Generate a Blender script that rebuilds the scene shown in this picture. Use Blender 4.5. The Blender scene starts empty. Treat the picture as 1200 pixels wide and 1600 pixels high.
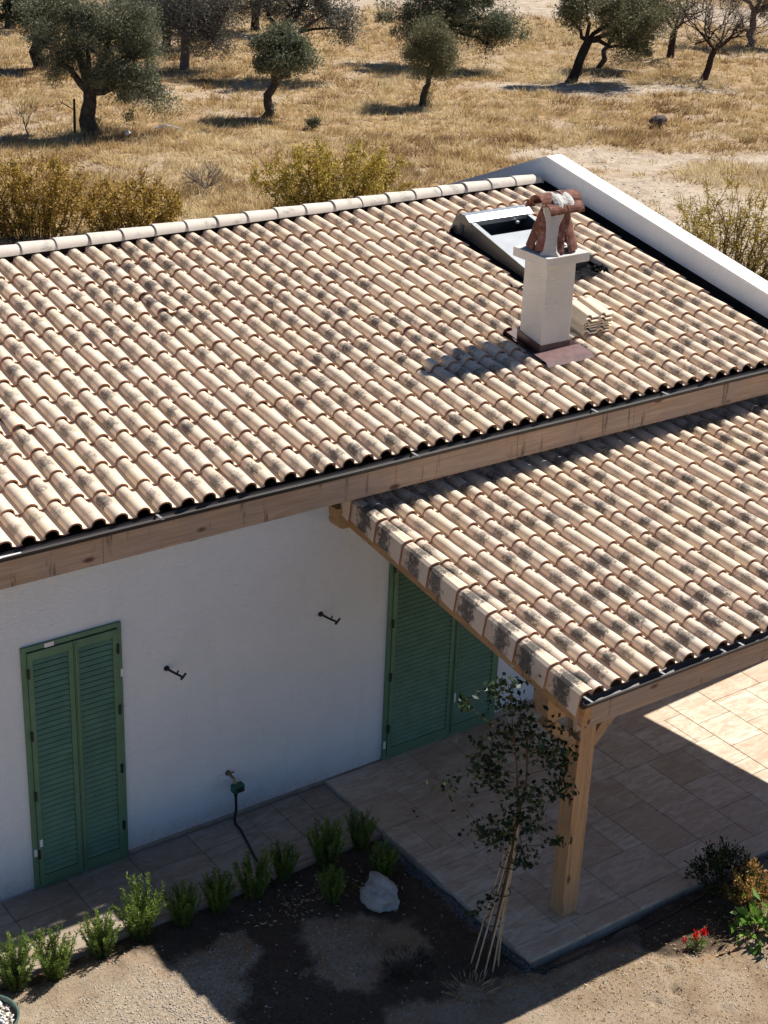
import bpy, math, random
import numpy as np
from mathutils import Vector, Matrix

random.seed(7)
rng = np.random.default_rng(7)
S = bpy.context.scene
COL = S.collection

# ------------------------------------------------------------------ camera
CAM = (-4.8233, -10.5782, 8.7019)
R3 = ((0.8139283, -0.5797243, 0.0379531), (0.2146631, 0.3608036, 0.9076015), (0.5398522, 0.7305755, -0.4181137))
cd = bpy.data.cameras.new('camera')
cam = bpy.data.objects.new('camera', cd); COL.objects.link(cam)
cd.sensor_fit = 'VERTICAL'; cd.sensor_height = 24.0; cd.sensor_width = 18.0
cd.lens = 2558.0 * 24.0 / 1600.0
cd.clip_start = 0.1; cd.clip_end = 1500
m = Matrix.Identity(4)
for i in range(3):
    m[i][0] = R3[0][i]; m[i][1] = R3[1][i]; m[i][2] = -R3[2][i]; m[i][3] = CAM[i]
cam.matrix_world = m
S.camera = cam

# ------------------------------------------------------------------ sky, sun, exposure
LIGHT = Vector((-0.87, -0.052, -1.0)).normalized()
W = bpy.data.worlds.new('World'); S.world = W; W.use_nodes = True
nt = W.node_tree
bg = nt.nodes['Background']
sky = nt.nodes.new('ShaderNodeTexSky'); sky.sky_type = 'NISHITA'; sky.sun_disc = False
sky.sun_elevation = math.asin(-LIGHT.z); sky.sun_rotation = math.atan2(-LIGHT.x, -LIGHT.y)
sky.altitude = 2500; sky.air_density = 0.8; sky.dust_density = 0.3; sky.ozone_density = 3.0
nt.links.new(sky.outputs[0], bg.inputs[0]); bg.inputs[1].default_value = 0.07
sd = bpy.data.lights.new('sun', 'SUN'); sd.energy = 5.0; sd.angle = math.radians(0.53); sd.color = (1.0, 0.95, 0.87)
sun = bpy.data.objects.new('sun', sd); COL.objects.link(sun)
sun.rotation_euler = LIGHT.to_track_quat('-Z', 'Y').to_euler(); sun.location = (20, 2, 30)
S.view_settings.view_transform = 'Standard'; S.view_settings.look = 'None'
S.view_settings.exposure = 0.62; S.view_settings.gamma = 1.0; S.view_settings.use_curve_mapping = False
S.render.engine = 'CYCLES'
S.cycles.max_bounces = 6; S.cycles.diffuse_bounces = 2; S.cycles.transparent_max_bounces = 4

# ------------------------------------------------------------------ materials
class NT:
    def __init__(s, name, rough=0.8, spec=0.3):
        s.m = bpy.data.materials.new(name); s.m.use_nodes = True
        s.t = s.m.node_tree; s.b = s.t.nodes['Principled BSDF']
        s.b.inputs['Roughness'].default_value = rough
        s.b.inputs['Specular IOR Level'].default_value = spec
    def n(s, typ, **k):
        o = s.t.nodes.new(typ)
        for a, v in k.items():
            if a in ('inp',):
                for kk, vv in v.items():
                    if hasattr(vv, 'links') or isinstance(vv, bpy.types.NodeSocket): s.t.links.new(vv, o.inputs[kk])
                    else: o.inputs[kk].default_value = vv
            else: setattr(o, a, v)
        return o
    def l(s, a, b): s.t.links.new(a, b)
    def pos(s): return s.n('ShaderNodeNewGeometry').outputs['Position']
    def objc(s): return s.n('ShaderNodeTexCoord').outputs['Object']
    def scale(s, v, sc, rot=(0, 0, 0)):
        mp = s.n('ShaderNodeMapping'); s.l(v, mp.inputs[0]); mp.inputs['Scale'].default_value = sc; mp.inputs['Rotation'].default_value = rot
        return mp.outputs[0]
    def noise(s, v, sc, det=4, rough=0.55, dist=0.0, out=0):
        o = s.n('ShaderNodeTexNoise', inp={'Scale': sc, 'Detail': det, 'Roughness': rough, 'Distortion': dist}); s.l(v, o.inputs['Vector']); return o.outputs[out]
    def ramp(s, f, stops, interp='LINEAR'):
        o = s.n('ShaderNodeValToRGB'); s.l(f, o.inputs[0]); cr = o.color_ramp; cr.interpolation = interp
        while len(cr.elements) < len(stops): cr.elements.new(0.5)
        for e, (p, c) in zip(cr.elements, stops):
            e.position = p; e.color = (c[0], c[1], c[2], 1) if not isinstance(c, (int, float)) else (c, c, c, 1)
        return o.outputs[0]
    def mix(s, f, a, b, mode='MIX'):
        o = s.n('ShaderNodeMix', data_type='RGBA', blend_type=mode)
        for sock, v in ((0, f), (6, a), (7, b)):
            if isinstance(v, bpy.types.NodeSocket): s.l(v, o.inputs[sock])
            elif isinstance(v, (int, float)): o.inputs[sock].default_value = v if sock == 0 else (v, v, v, 1)
            else: o.inputs[sock].default_value = (v[0], v[1], v[2], 1)
        return o.outputs[2]
    def math(s, op, a, b=None, c=None, clamp=False):
        o = s.n('ShaderNodeMath', operation=op, use_clamp=clamp)
        for i, v in enumerate((a, b, c)):
            if v is None: continue
            if isinstance(v, bpy.types.NodeSocket): s.l(v, o.inputs[i])
            else: o.inputs[i].default_value = v
        return o.outputs[0]
    def attr(s, name): return s.n('ShaderNodeAttribute', attribute_name=name)
    def bump(s, h, st=0.3, d=0.01, prev=None):
        o = s.n('ShaderNodeBump'); o.inputs['Strength'].default_value = st; o.inputs['Distance'].default_value = d
        s.l(h, o.inputs['Height'])
        if prev: s.l(prev, o.inputs['Normal'])
        s.l(o.outputs[0], s.b.inputs['Normal']); return o.outputs[0]
    def col(s, c):
        if isinstance(c, bpy.types.NodeSocket): s.l(c, s.b.inputs['Base Color'])
        else: s.b.inputs['Base Color'].default_value = (c[0], c[1], c[2], 1)

M = {}
def plain(key, c, rough=0.7, spec=0.3, metal=0.0, var=0.25, sc=9.0, bump=0.0):
    n = NT(key, rough, spec); p = n.pos()
    f = n.noise(p, sc, 4)
    d = tuple(x * (1 - var) for x in c); e = tuple(min(1, x * (1 + var)) for x in c)
    n.col(n.ramp(f, [(0.3, d), (0.7, e)])); n.b.inputs['Metallic'].default_value = metal
    if bump: n.bump(n.noise(p, sc * 6, 5), bump, 0.004)
    M[key] = n.m; return n

def m_tile():
    n = NT('clay_tile', 0.85, 0.2); p = n.pos(); a = n.attr('tv').outputs['Vector']
    sep = n.n('ShaderNodeSeparateXYZ'); n.l(a, sep.inputs[0]); u, v, r = sep.outputs
    r2 = n.math('FRACT', n.math('MULTIPLY', r, 17.31)); r3 = n.math('FRACT', n.math('MULTIPLY', r, 91.7))
    base = n.mix(r, (0.74, 0.59, 0.42), (0.77, 0.615, 0.465))
    base = n.mix(n.math('MULTIPLY', r3, 0.4), base, (0.64, 0.48, 0.38))
    base = n.mix(n.ramp(n.noise(p, 6, 3), [(0.35, 0.0), (0.7, 0.55)]), base, (0.74, 0.64, 0.53))
    # pinkish upper third of each tile
    top = n.math('MULTIPLY', n.ramp(v, [(0.45, 0.0), (0.95, 1.0)]), n.math('MULTIPLY', r2, 0.5))
    base = n.mix(top, base, (0.56, 0.40, 0.32))
    # burnt blotch in the middle of the tile
    n1 = n.noise(p, 17, 4, 0.65, 0.4)
    vv = n.math('ADD', n.math('ADD', v, n.math('MULTIPLY', n.math('SUBTRACT', r3, 0.5), 0.34)), n.math('MULTIPLY', n.math('SUBTRACT', n1, 0.5), 0.7))
    band = n.ramp(vv, [(0.22, 0.0), (0.46, 1.0), (0.66, 1.0), (0.95, 0.0)])
    n2 = n.noise(p, 42, 5, 0.75)
    spk = n.noise(p, 190, 4, 0.85)
    side = n.ramp(u, [(0.0, 1.0), (0.42, 0.75), (0.8, 0.25)])
    k = n.math('MULTIPLY', n.math('MULTIPLY', band, side), n.math('MULTIPLY_ADD', n.ramp(n.noise(p, 0.9, 3), [(0.3, 0.0), (0.7, 1.0)]), 0.35, n.math('MULTIPLY_ADD', r2, 0.75, 0.22)))
    t = n.math('ADD', k, n.math('ADD', n.math('MULTIPLY', n.math('SUBTRACT', n2, 0.5), 1.3), n.math('MULTIPLY', n.math('SUBTRACT', spk, 0.5), 2.9)))
    msk = n.ramp(t, [(0.46, 0.0), (0.74, 0.58), (1.04, 0.93)])
    c = n.mix(msk, base, (0.060, 0.058, 0.056))
    # fine dirt everywhere
    c = n.mix(n.ramp(n.noise(p, 330, 2, 0.7), [(0.60, 0.0), (0.78, 0.35)]), c, (0.16, 0.13, 0.11))
    # rim clay: v < 0
    rim = n.math('LESS_THAN', v, -0.5)
    c = n.mix(rim, c, (0.42, 0.19, 0.095))
    n.col(c)
    n.bump(n.noise(p, 260, 4, 0.7), 0.35, 0.002)
    M['tile'] = n.m
m_tile()

def m_terracotta():
    n = NT('terracotta', 0.85, 0.2); p = n.pos()
    c = n.ramp(n.noise(p, 14, 5), [(0.3, (0.10, 0.036, 0.026)), (0.5, (0.17, 0.068, 0.047)), (0.75, (0.27, 0.145, 0.11))])
    c = n.mix(n.ramp(n.noise(p, 30, 5, 0.7), [(0.56, 0.0), (0.72, 0.6)]), c, (0.50, 0.46, 0.42))
    n.col(c); n.bump(n.noise(p, 90, 5), 0.4, 0.004); M['terracotta'] = n.m
m_terracotta()

def m_stucco(key, c0, c1, warm=(0.7, 0.6, 0.45)):
    n = NT(key, 0.95, 0.1); p = n.pos()
    f = n.noise(p, 1.6, 5, 0.6)
    c = n.ramp(f, [(0.3, c0), (0.7, c1)])
    fl = n.noise(n.scale(p, (1.0, 1.0, 2.4), (0, 0.35, 0)), 15, 5, 0.7, 0.6)
    c = n.mix(n.ramp(fl, [(0.30, 0.5), (0.40, 0.0)]), c, tuple(x * 0.70 for x in c0))
    c = n.mix(n.ramp(n.noise(n.scale(p, (3, 3, 0.5)), 2.2, 4, 0.6), [(0.56, 0.0), (0.75, 0.35)]), c, tuple(a * b for a, b in zip(c0, (0.9, 0.86, 0.78))))
    if key == 'stucco':   # soil splash along the foot of the wall
        sp = n.n('ShaderNodeSeparateXYZ'); n.l(p, sp.inputs[0])
        hz = n.math('ADD', sp.outputs[2], n.math('MULTIPLY', n.math('SUBTRACT', n.noise(p, 4.5, 5, 0.7), 0.5), 0.35))
        c = n.mix(n.math('MULTIPLY', n.ramp(hz, [(0.02, 1.0), (0.20, 0.0)]), n.ramp(n.noise(p, 26, 4, 0.75), [(0.40, 0.1), (0.62, 0.55)])), c, (0.42, 0.33, 0.25))
    n.col(c)
    n.bump(n.math('ADD', n.math('MULTIPLY', fl, 1.0), n.math('MULTIPLY', n.noise(p, 47, 5, 0.7), 0.6)), 0.8, 0.014)
    M[key] = n.m
m_stucco('stucco', (0.72, 0.755, 0.775), (0.78, 0.81, 0.83))
m_stucco('white_coping', (0.80, 0.80, 0.79), (0.84, 0.84, 0.83))
m_stucco('mortar', (0.48, 0.46, 0.43), (0.60, 0.58, 0.55))
m_stucco('render_cream', (0.58, 0.55, 0.50), (0.66, 0.64, 0.60))

def m_wood(key, c0, c1, axis, wear=0.3, grey=(0.33, 0.29, 0.26)):
    n = NT(key, 0.75, 0.25); p = n.pos()
    sc = [26, 26, 26]; sc[axis] = 1.3
    g = n.noise(n.scale(p, tuple(sc)), 1.6, 5, 0.65, 0.6)
    c = n.ramp(g, [(0.28, c0), (0.5, tuple((a + b) / 2 for a, b in zip(c0, c1))), (0.72, c1)])
    c = n.mix(n.ramp(n.noise(p, 2.6, 4), [(0.4, 0.0), (0.7, wear)]), c, grey)
    sc2 = [5, 5, 5]; sc2[axis] = 2.1
    vo = n.n('ShaderNodeTexVoronoi', inp={'Scale': 1.15}); n.l(n.scale(p, tuple(sc2)), vo.inputs['Vector'])
    c = n.mix(n.ramp(vo.outputs['Distance'], [(0.09, 0.9), (0.17, 0.0)]), c, (0.085, 0.04, 0.025))
    # rusty drip stains
    st = n.noise(n.scale(p, (9, 9, 1.2)), 1.4, 5, 0.7)
    c = n.mix(n.ramp(st, [(0.585, 0.0), (0.66, 0.7)]), c, (0.10, 0.058, 0.036))
    n.col(c); n.bump(g, 0.25, 0.004); M[key] = n.m
m_wood('wood_x', (0.34, 0.20, 0.09), (0.54, 0.35, 0.18), 0, 0.3)
m_wood('wood_y', (0.33, 0.18, 0.075), (0.50, 0.30, 0.145), 1, 0.15)
m_wood('wood_z', (0.36, 0.21, 0.10), (0.55, 0.35, 0.185), 2, 0.12)
m_wood('fascia_wood', (0.31, 0.20, 0.125), (0.52, 0.385, 0.28), 0, 0.6, (0.32, 0.265, 0.235))

plain('gutter_metal', (0.028, 0.022, 0.02), 0.55, 0.5, 0.0, 0.3, 3)
plain('black_metal', (0.012, 0.012, 0.013), 0.45, 0.5)
plain('membrane', (0.012, 0.012, 0.013), 0.9, 0.1, 0, 0.5, 5, 0.4)
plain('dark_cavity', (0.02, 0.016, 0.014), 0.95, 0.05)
plain('brown_flashing', (0.085, 0.04, 0.038), 0.38, 0.5, 0.0, 0.3, 12, 0.2)
plain('apron_flashing', (0.17, 0.10, 0.095), 0.35, 0.5, 0.0, 0.2, 12, 0.2)
plain('grey_metal', (0.50, 0.52, 0.53), 0.35, 0.5, 0.55, 0.1, 4)
plain('dark_grey_metal', (0.05, 0.052, 0.055), 0.4, 0.5, 0.0, 0.2, 4)
plain('white_plastic', (0.75, 0.75, 0.74), 0.4, 0.4, 0, 0.05)
plain('pane_blind', (0.50, 0.52, 0.53), 0.25, 0.5, 0, 0.08, 5)
plain('door_frame', (0.115, 0.21, 0.125), 0.5, 0.35, 0, 0.12, 6)
plain('door_slat', (0.105, 0.21, 0.13), 0.5, 0.35, 0, 0.15, 6)
plain('hose_green', (0.01, 0.10, 0.055), 0.4, 0.4)
plain('brass', (0.25, 0.20, 0.12), 0.4, 0.5, 0.7)
plain('pot_glaze', (0.08, 0.14, 0.12), 0.3, 0.5, 0, 0.2, 6)
plain('bark', (0.075, 0.060, 0.048), 0.95, 0.1, 0, 0.45, 9, 0.8)
plain('bark_dark', (0.035, 0.028, 0.024), 0.95, 0.1, 0, 0.4, 9, 0.8)
plain('twig_grey', (0.17, 0.135, 0.12), 0.95, 0.1, 0, 0.3, 20)
plain('twig_brown', (0.13, 0.085, 0.05), 0.95, 0.1, 0, 0.3, 20)
plain('cane', (0.48, 0.37, 0.23), 0.8, 0.2, 0, 0.25, 15)
plain('pebble', (0.42, 0.38, 0.33), 0.9, 0.2, 0, 0.35, 40)
plain('pebble_dark', (0.16, 0.16, 0.165), 0.9, 0.2, 0, 0.4, 40)
plain('pebble_white', (0.62, 0.62, 0.60), 0.85, 0.2, 0, 0.15, 40)
plain('litter', (0.46, 0.35, 0.22), 0.9, 0.1, 0, 0.4, 60)
plain('dead_leaf', (0.10, 0.045, 0.025), 0.9, 0.1)
plain('field_stone', (0.10, 0.08, 0.075), 0.95, 0.1, 0, 0.5, 12, 0.6)
plain('sand', (0.30, 0.22, 0.15), 0.95, 0.1, 0, 0.3, 10)

def m_rock():
    n = NT('white_rock', 0.9, 0.15); p = n.pos()
    c = n.ramp(n.noise(p, 9, 6, 0.65), [(0.3, (0.34, 0.32, 0.30)), (0.55, (0.50, 0.485, 0.46)), (0.8, (0.62, 0.60, 0.58))])
    n.col(c); n.bump(n.noise(p, 26, 6, 0.7), 0.7, 0.02); M['rock'] = n.m
m_rock()

def m_paver(key, tint, bright=1.0):
    n = NT(key, 0.55, 0.3); p = n.pos()
    oi = n.n('ShaderNodeObjectInfo').outputs['Random']
    b = lambda c: tuple(x * t * bright for x, t in zip(c, tint))
    base = n.ramp(oi, [(0.0, b((0.46, 0.38, 0.30))), (0.25, b((0.52, 0.45, 0.37))), (0.6, b((0.56, 0.50, 0.42))), (1.0, b((0.60, 0.545, 0.47)))])
    v = n.noise(n.scale(p, (1.0, 3.2, 1)), 3.2, 6, 0.7, 1.2)
    c = n.mix(n.ramp(v, [(0.42, 0.75), (0.60, 0.0)]), base, b((0.38, 0.28, 0.20)), 'MIX')
    c = n.mix(n.ramp(n.noise(p, 5.5, 5, 0.7, 0.8), [(0.55, 0.0), (0.72, 0.5)]), c, b((0.66, 0.61, 0.54)))
    c = n.mix(n.ramp(n.noise(p, 60, 4, 0.7), [(0.66, 0.0), (0.74, 0.45)]), c, b((0.28, 0.20, 0.14)))
    n.col(c); n.bump(n.noise(p, 70, 4), 0.15, 0.002); M[key] = n.m
m_paver('travertine', (1, 0.97, 0.91), 1.18)
m_paver('path_stone', (0.98, 0.96, 0.94), 0.72)
plain('grout', (0.44, 0.39, 0.33), 0.95, 0.05, 0, 0.2, 14)

def m_soil():
    n = NT('garden_soil', 0.97, 0.08); p = n.pos()
    wet = n.attr('wet').outputs['Fac']; grv = n.attr('gravelly').outputs['Fac']
    a = n.noise(p, 2.3, 6, 0.65, 0.3); f = n.noise(p, 38, 6, 0.72); g = n.noise(p, 120, 3, 0.7)
    c = n.ramp(a, [(0.3, (0.27, 0.185, 0.115)), (0.5, (0.37, 0.28, 0.19)), (0.72, (0.47, 0.38, 0.28))])
    pale = n.ramp(n.math('ADD', n.math('MULTIPLY', f, 0.6), n.math('MULTIPLY', g, 0.4)), [(0.38, (0.24, 0.17, 0.11)), (0.52, (0.44, 0.36, 0.27)), (0.70, (0.66, 0.58, 0.47))])
    c = n.mix(n.math('MULTIPLY', grv, 0.85), c, pale)
    c = n.mix(n.ramp(f, [(0.30, 0.6), (0.46, 0.0)]), c, (0.13, 0.08, 0.05))
    c = n.mix(n.ramp(g, [(0.62, 0.0), (0.72, 0.4)]), c, (0.62, 0.53, 0.42))
    wetc = n.ramp(f, [(0.3, (0.038, 0.026, 0.019)), (0.7, (0.115, 0.080, 0.057))])
    w2 = n.ramp(n.math('ADD', wet, n.math('MULTIPLY', n.math('SUBTRACT', n.noise(p, 7, 6, 0.7), 0.5), 1.5)), [(0.25, 0.0), (0.85, 0.86)])
    c = n.mix(n.math('MULTIPLY', n.ramp(n.math('ADD', wet, n.math('MULTIPLY', n.math('SUBTRACT', f, 0.5), 0.12)), [(0.01, 0.0), (0.10, 0.75), (0.45, 0.0)]), n.ramp(n.noise(p, 1.7, 3), [(0.4, 0.35), (0.6, 1.0)])), c, (0.36, 0.20, 0.095))
    n.col(n.mix(w2, c, wetc))
    n.bump(n.math('ADD', f, n.math('MULTIPLY', g, 0.6)), 1.0, 0.02); M['soil'] = n.m
m_soil()

def m_field():
    n = NT('field_soil', 0.97, 0.05); p = n.pos()
    bare = n.attr('bare').outputs['Fac']
    a = n.noise(n.scale(p, (1, 1, 0)), 0.35, 6, 0.6, 0.5); f = n.noise(p, 4.5, 6, 0.7)
    straw = n.ramp(f, [(0.32, (0.20, 0.13, 0.08)), (0.5, (0.36, 0.25, 0.14)), (0.7, (0.50, 0.38, 0.22))])
    straw = n.mix(n.ramp(a, [(0.4, 0.0), (0.65, 0.5)]), straw, (0.30, 0.20, 0.125))
    soil = n.ramp(n.noise(p, 3.0, 6, 0.7, 0.4), [(0.3, (0.27, 0.21, 0.16)), (0.5, (0.43, 0.35, 0.27)), (0.72, (0.56, 0.47, 0.36))])
    n.col(n.mix(bare, straw, soil)); n.bump(n.noise(p, 12, 5), 0.8, 0.05); M['field'] = n.m
m_field()

def m_leaf(key, cols, rough=0.55, trans=0.25, spec=0.25):
    n = NT(key, rough, spec); r = n.attr('rnd').outputs['Fac']
    c = n.ramp(r, [(i / (len(cols) - 1), c) for i, c in enumerate(cols)])
    n.col(c)
    if trans:
        tr = n.n('ShaderNodeBsdfTranslucent'); n.l(c, tr.inputs[0])
        mx = n.n('ShaderNodeMixShader'); mx.inputs[0].default_value = trans
        n.l(n.b.outputs[0], mx.inputs[1]); n.l(tr.outputs[0], mx.inputs[2])
        n.l(mx.outputs[0], n.t.nodes['Material Output'].inputs[0])
    M[key] = n.m
m_leaf('olive_leaf', [(0.06, 0.068, 0.035), (0.125, 0.135, 0.075), (0.20, 0.21, 0.13), (0.33, 0.335, 0.25)])
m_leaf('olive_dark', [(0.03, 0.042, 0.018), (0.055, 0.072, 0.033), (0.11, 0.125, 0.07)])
m_leaf('olive_warm', [(0.07, 0.072, 0.03), (0.135, 0.13, 0.062), (0.20, 0.19, 0.10), (0.31, 0.285, 0.17)])
m_leaf('grey_leaf', [(0.09, 0.09, 0.07), (0.16, 0.155, 0.125), (0.27, 0.26, 0.22)])
m_leaf('ochre_leaf', [(0.32, 0.19, 0.035), (0.50, 0.35, 0.05), (0.60, 0.45, 0.08), (0.40, 0.35, 0.08), (0.46, 0.26, 0.04)])
m_leaf('rosemary_leaf', [(0.05, 0.085, 0.018), (0.12, 0.19, 0.035), (0.27, 0.36, 0.07)])
m_leaf('dark_leaf', [(0.010, 0.018, 0.008), (0.022, 0.040, 0.014), (0.045, 0.08, 0.026)], 0.4, 0.15)
m_leaf('fresh_leaf', [(0.07, 0.16, 0.02), (0.13, 0.26, 0.035), (0.24, 0.38, 0.06)], 0.35, 0.3)
m_leaf('variegated_leaf', [(0.05, 0.09, 0.02), (0.09, 0.14, 0.03), (0.45, 0.26, 0.06), (0.55, 0.33, 0.12), (0.50, 0.22, 0.10)])
m_leaf('red_petal', [(0.55, 0.01, 0.012), (0.80, 0.03, 0.03)], 0.5, 0.2)
m_leaf('straw', [(0.20, 0.12, 0.065), (0.43, 0.285, 0.135), (0.60, 0.45, 0.22), (0.70, 0.56, 0.32), (0.82, 0.71, 0.48)], 0.8, 0.3, 0.1)
m_leaf('rust_grass', [(0.17, 0.07, 0.035), (0.27, 0.13, 0.06), (0.36, 0.20, 0.09)], 0.85, 0.2, 0.1)

# ------------------------------------------------------------------ mesh helpers
class MB:
    def __init__(s): s.v = []; s.f = []; s.tv = []
    def face(s, pts, tv=None):
        i = len(s.v); s.v += [tuple(p) for p in pts]; s.f.append(tuple(range(i, i + len(pts))))
        s.tv += tv if tv else [(0, 0, 0)] * len(pts)
    def box(s, a, b, tr=None):
        (x0, y0, z0), (x1, y1, z1) = a, b
        P = [Vector(q) for q in ((x0, y0, z0), (x1, y0, z0), (x1, y1, z0), (x0, y1, z0), (x0, y0, z1), (x1, y0, z1), (x1, y1, z1), (x0, y1, z1))]
        if tr is not None: P = [tr @ q for q in P]
        i = len(s.v); s.v += [tuple(q) for q in P]; s.tv += [(0, 0, 0)] * 8
        s.f += [tuple(i + k for k in q) for q in ((0, 3, 2, 1), (4, 5, 6, 7), (0, 1, 5, 4), (1, 2, 6, 5), (2, 3, 7, 6), (3, 0, 4, 7))]
        return s
    def prism(s, poly, axis, lo, hi, tr=None):
        # poly: 2-D points; axis: extrusion axis
        def mk(p, h):
            q = [0, 0, 0]; o = [a for a in range(3) if a != axis]; q[o[0]] = p[0]; q[o[1]] = p[1]; q[axis] = h
            return tr @ Vector(q) if tr is not None else Vector(q)
        n = len(poly); i = len(s.v)
        s.v += [tuple(mk(p, lo)) for p in poly] + [tuple(mk(p, hi)) for p in poly]; s.tv += [(0, 0, 0)] * (2 * n)
        s.f.append(tuple(i + k for k in range(n))); s.f.append(tuple(i + n + k for k in reversed(range(n))))
        for k in range(n): s.f.append((i + k, i + n + k, i + n + (k + 1) % n, i + (k + 1) % n))
        return s
    def tube(s, pts, rad, sides=8, cap=True):
        pts = [Vector(p) for p in pts]; n = len(pts); i0 = len(s.v)
        if not hasattr(rad, '__len__'): rad = [rad] * n
        for k, p in enumerate(pts):
            t = (pts[min(k + 1, n - 1)] - pts[max(k - 1, 0)]).normalized()
            a = t.orthogonal().normalized() if k == 0 else (a - t * a.dot(t)).normalized()
            b = t.cross(a)
            for j in range(sides):
                th = 2 * math.pi * j / sides
                s.v.append(tuple(p + (a * math.cos(th) + b * math.sin(th)) * rad[k])); s.tv.append((0, 0, 0))
        for k in range(n - 1):
            for j in range(sides):
                q = i0 + k * sides; j2 = (j + 1) % sides
                s.f.append((q + j, q + j2, q + sides + j2, q + sides + j))
        if cap:
            s.f.append(tuple(i0 + j for j in reversed(range(sides)))); s.f.append(tuple(i0 + (n - 1) * sides + j for j in range(sides)))
        return s
    def mesh(s, name, mat, smooth=False, tv=False):
        me = bpy.data.meshes.new(name); me.from_pydata(s.v, [], s.f)
        if tv:
            at = me.attributes.new('tv', 'FLOAT_VECTOR', 'POINT'); at.data.foreach_set('vector', np.array(s.tv, dtype=np.float32).ravel())
        if mat: me.materials.append(M[mat])
        me.validate(); me.update()
        if smooth:
            me.polygons.foreach_set('use_smooth', [True] * len(me.polygons)); 
            try: me.set_sharp_from_angle(angle=math.radians(40))
            except Exception: pass
        return me

def link(name, me, parent=None, world=False, kind=None, label=None):
    o = bpy.data.objects.new(name, me); COL.objects.link(o)
    if parent is not None:
        o.parent = parent
        if world: o.matrix_parent_inverse = Matrix.Translation(-Vector(parent.location))
    if kind: o['kind'] = kind
    if label: o['label'] = label
    return o
def part(name, mb, mat, parent, world=True, smooth=False, label=None, bevel=0.0, kind=None, tv=False):
    o = link(name, mb.mesh(name, mat, smooth, tv), parent, world, kind, label)
    if bevel:
        b = o.modifiers.new('bevel', 'BEVEL'); b.width = bevel; b.segments = 2; b.limit_method = 'ANGLE'; b.angle_limit = math.radians(50)
    return o
def thing(name, label, cat, loc=(0, 0, 0), group=None):
    o = bpy.data.objects.new(name, None); COL.objects.link(o); o.location = loc; o.empty_display_size = 0.1
    o['label'] = label; o['category'] = cat
    if group: o['group'] = group
    return o
def tag(o, label, cat, group=None):
    o['label'] = label; o['category'] = cat
    if group: o['group'] = group
    return o
def copy_tree(o, parent=None):
    c = o.copy(); COL.objects.link(c)
    if parent is not None: c.parent = parent
    for ch in list(o.children): copy_tree(ch, c)
    return c
def relabel(o, label): o['label'] = label; return o

def npmesh(name, V, F, mat, attrs=None, smooth=False):
    V = np.asarray(V, dtype=np.float32).reshape(-1, 3); F = np.asarray(F, dtype=np.int32); n, k = F.shape
    me = bpy.data.meshes.new(name)
    me.vertices.add(len(V)); me.vertices.foreach_set('co', V.ravel())
    me.loops.add(n * k); me.loops.foreach_set('vertex_index', F.ravel())
    me.polygons.add(n); me.polygons.foreach_set('loop_start', np.arange(0, n * k, k, dtype=np.int32))
    if smooth: me.polygons.foreach_set('use_smooth', np.ones(n, dtype=bool))
    me.materials.append(M[mat])
    for a, d in (attrs or {}).items():
        at = me.attributes.new(a, 'FLOAT', 'POINT'); at.data.foreach_set('value', np.asarray(d, dtype=np.float32).ravel())
    me.update(calc_edges=True)
    return me

def unit(a): return a / np.maximum(np.linalg.norm(a, axis=-1, keepdims=True), 1e-9)
def leaves(P, D, L, Wd, r, rnd=None, fold=0.0):
    """diamond leaves: base P, direction D"""
    n = len(P); P = np.asarray(P, float); D = unit(np.asarray(D, float))
    A = unit(r.normal(size=(n, 3))); Sd = unit(np.cross(D, A)); N = np.cross(Sd, D)
    L = np.broadcast_to(L, (n,))[:, None]; Wd = np.broadcast_to(Wd, (n,))[:, None]
    mid = P + D * L * 0.5 + N * L * fold
    V = np.stack([P, mid + Sd * Wd * 0.5, P + D * L, mid - Sd * Wd * 0.5], 1).reshape(-1, 3)
    F = np.arange(n * 4).reshape(n, 4)
    if rnd is None: rnd = r.random(n)
    return V, F, np.repeat(rnd, 4)
def tubes(segs, sides=4):
    """segs: list of (p0,p1,r0,r1)"""
    a = np.array([list(s[0]) + list(s[1]) + [s[2], s[3]] for s in segs], float)
    p0, p1, r0, r1 = a[:, :3], a[:, 3:6], a[:, 6:7], a[:, 7:8]
    t = unit(p1 - p0); h = np.where(np.abs(t[:, 2:3]) > 0.9, np.array([[1.0, 0, 0]]), np.array([[0, 0, 1.0]]))
    u = unit(np.cross(t, h)); w = np.cross(t, u); V = []
    for p, rr in ((p0, r0), (p1, r1)):
        for j in range(sides):
            th = 2 * math.pi * j / sides; V.append(p + (u * math.cos(th) + w * math.sin(th)) * rr)
    V = np.stack(V, 1); n = len(a)
    F = []
    for j in range(sides):
        j2 = (j + 1) % sides; F.append([j, j2, sides + j2, sides + j])
    F = (np.array(F)[None] + (np.arange(n) * 2 * sides)[:, None, None]).reshape(-1, 4)
    return V.reshape(-1, 3), F
def vnoise(x, y, seed=0):
    x = np.asarray(x, float); y = np.asarray(y, float)
    xi = np.floor(x).astype(np.int64); yi = np.floor(y).astype(np.int64); fx = x - xi; fy = y - yi
    fx = fx * fx * (3 - 2 * fx); fy = fy * fy * (3 - 2 * fy)
    def h(a, b):
        k = (a * 374761393 + b * 668265263 + seed * 982451653) & 0x7fffffff
        k = ((k ^ (k >> 13)) * 1274126177) & 0x7fffffff
        return ((k ^ (k >> 16)) & 0xffff) / 65535.0
    return (h(xi, yi) * (1 - fx) + h(xi + 1, yi) * fx) * (1 - fy) + (h(xi, yi + 1) * (1 - fx) + h(xi + 1, yi + 1) * fx) * fy
def fbm(x, y, o=4, seed=0):
    s = 0; a = 0.5
    for i in range(o): s = s + a * vnoise(x * 2 ** i + 7.3 * i, y * 2 ** i - 3.1 * i, seed + i); a *= 0.5
    return s / (1 - 0.5 ** o)
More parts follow.
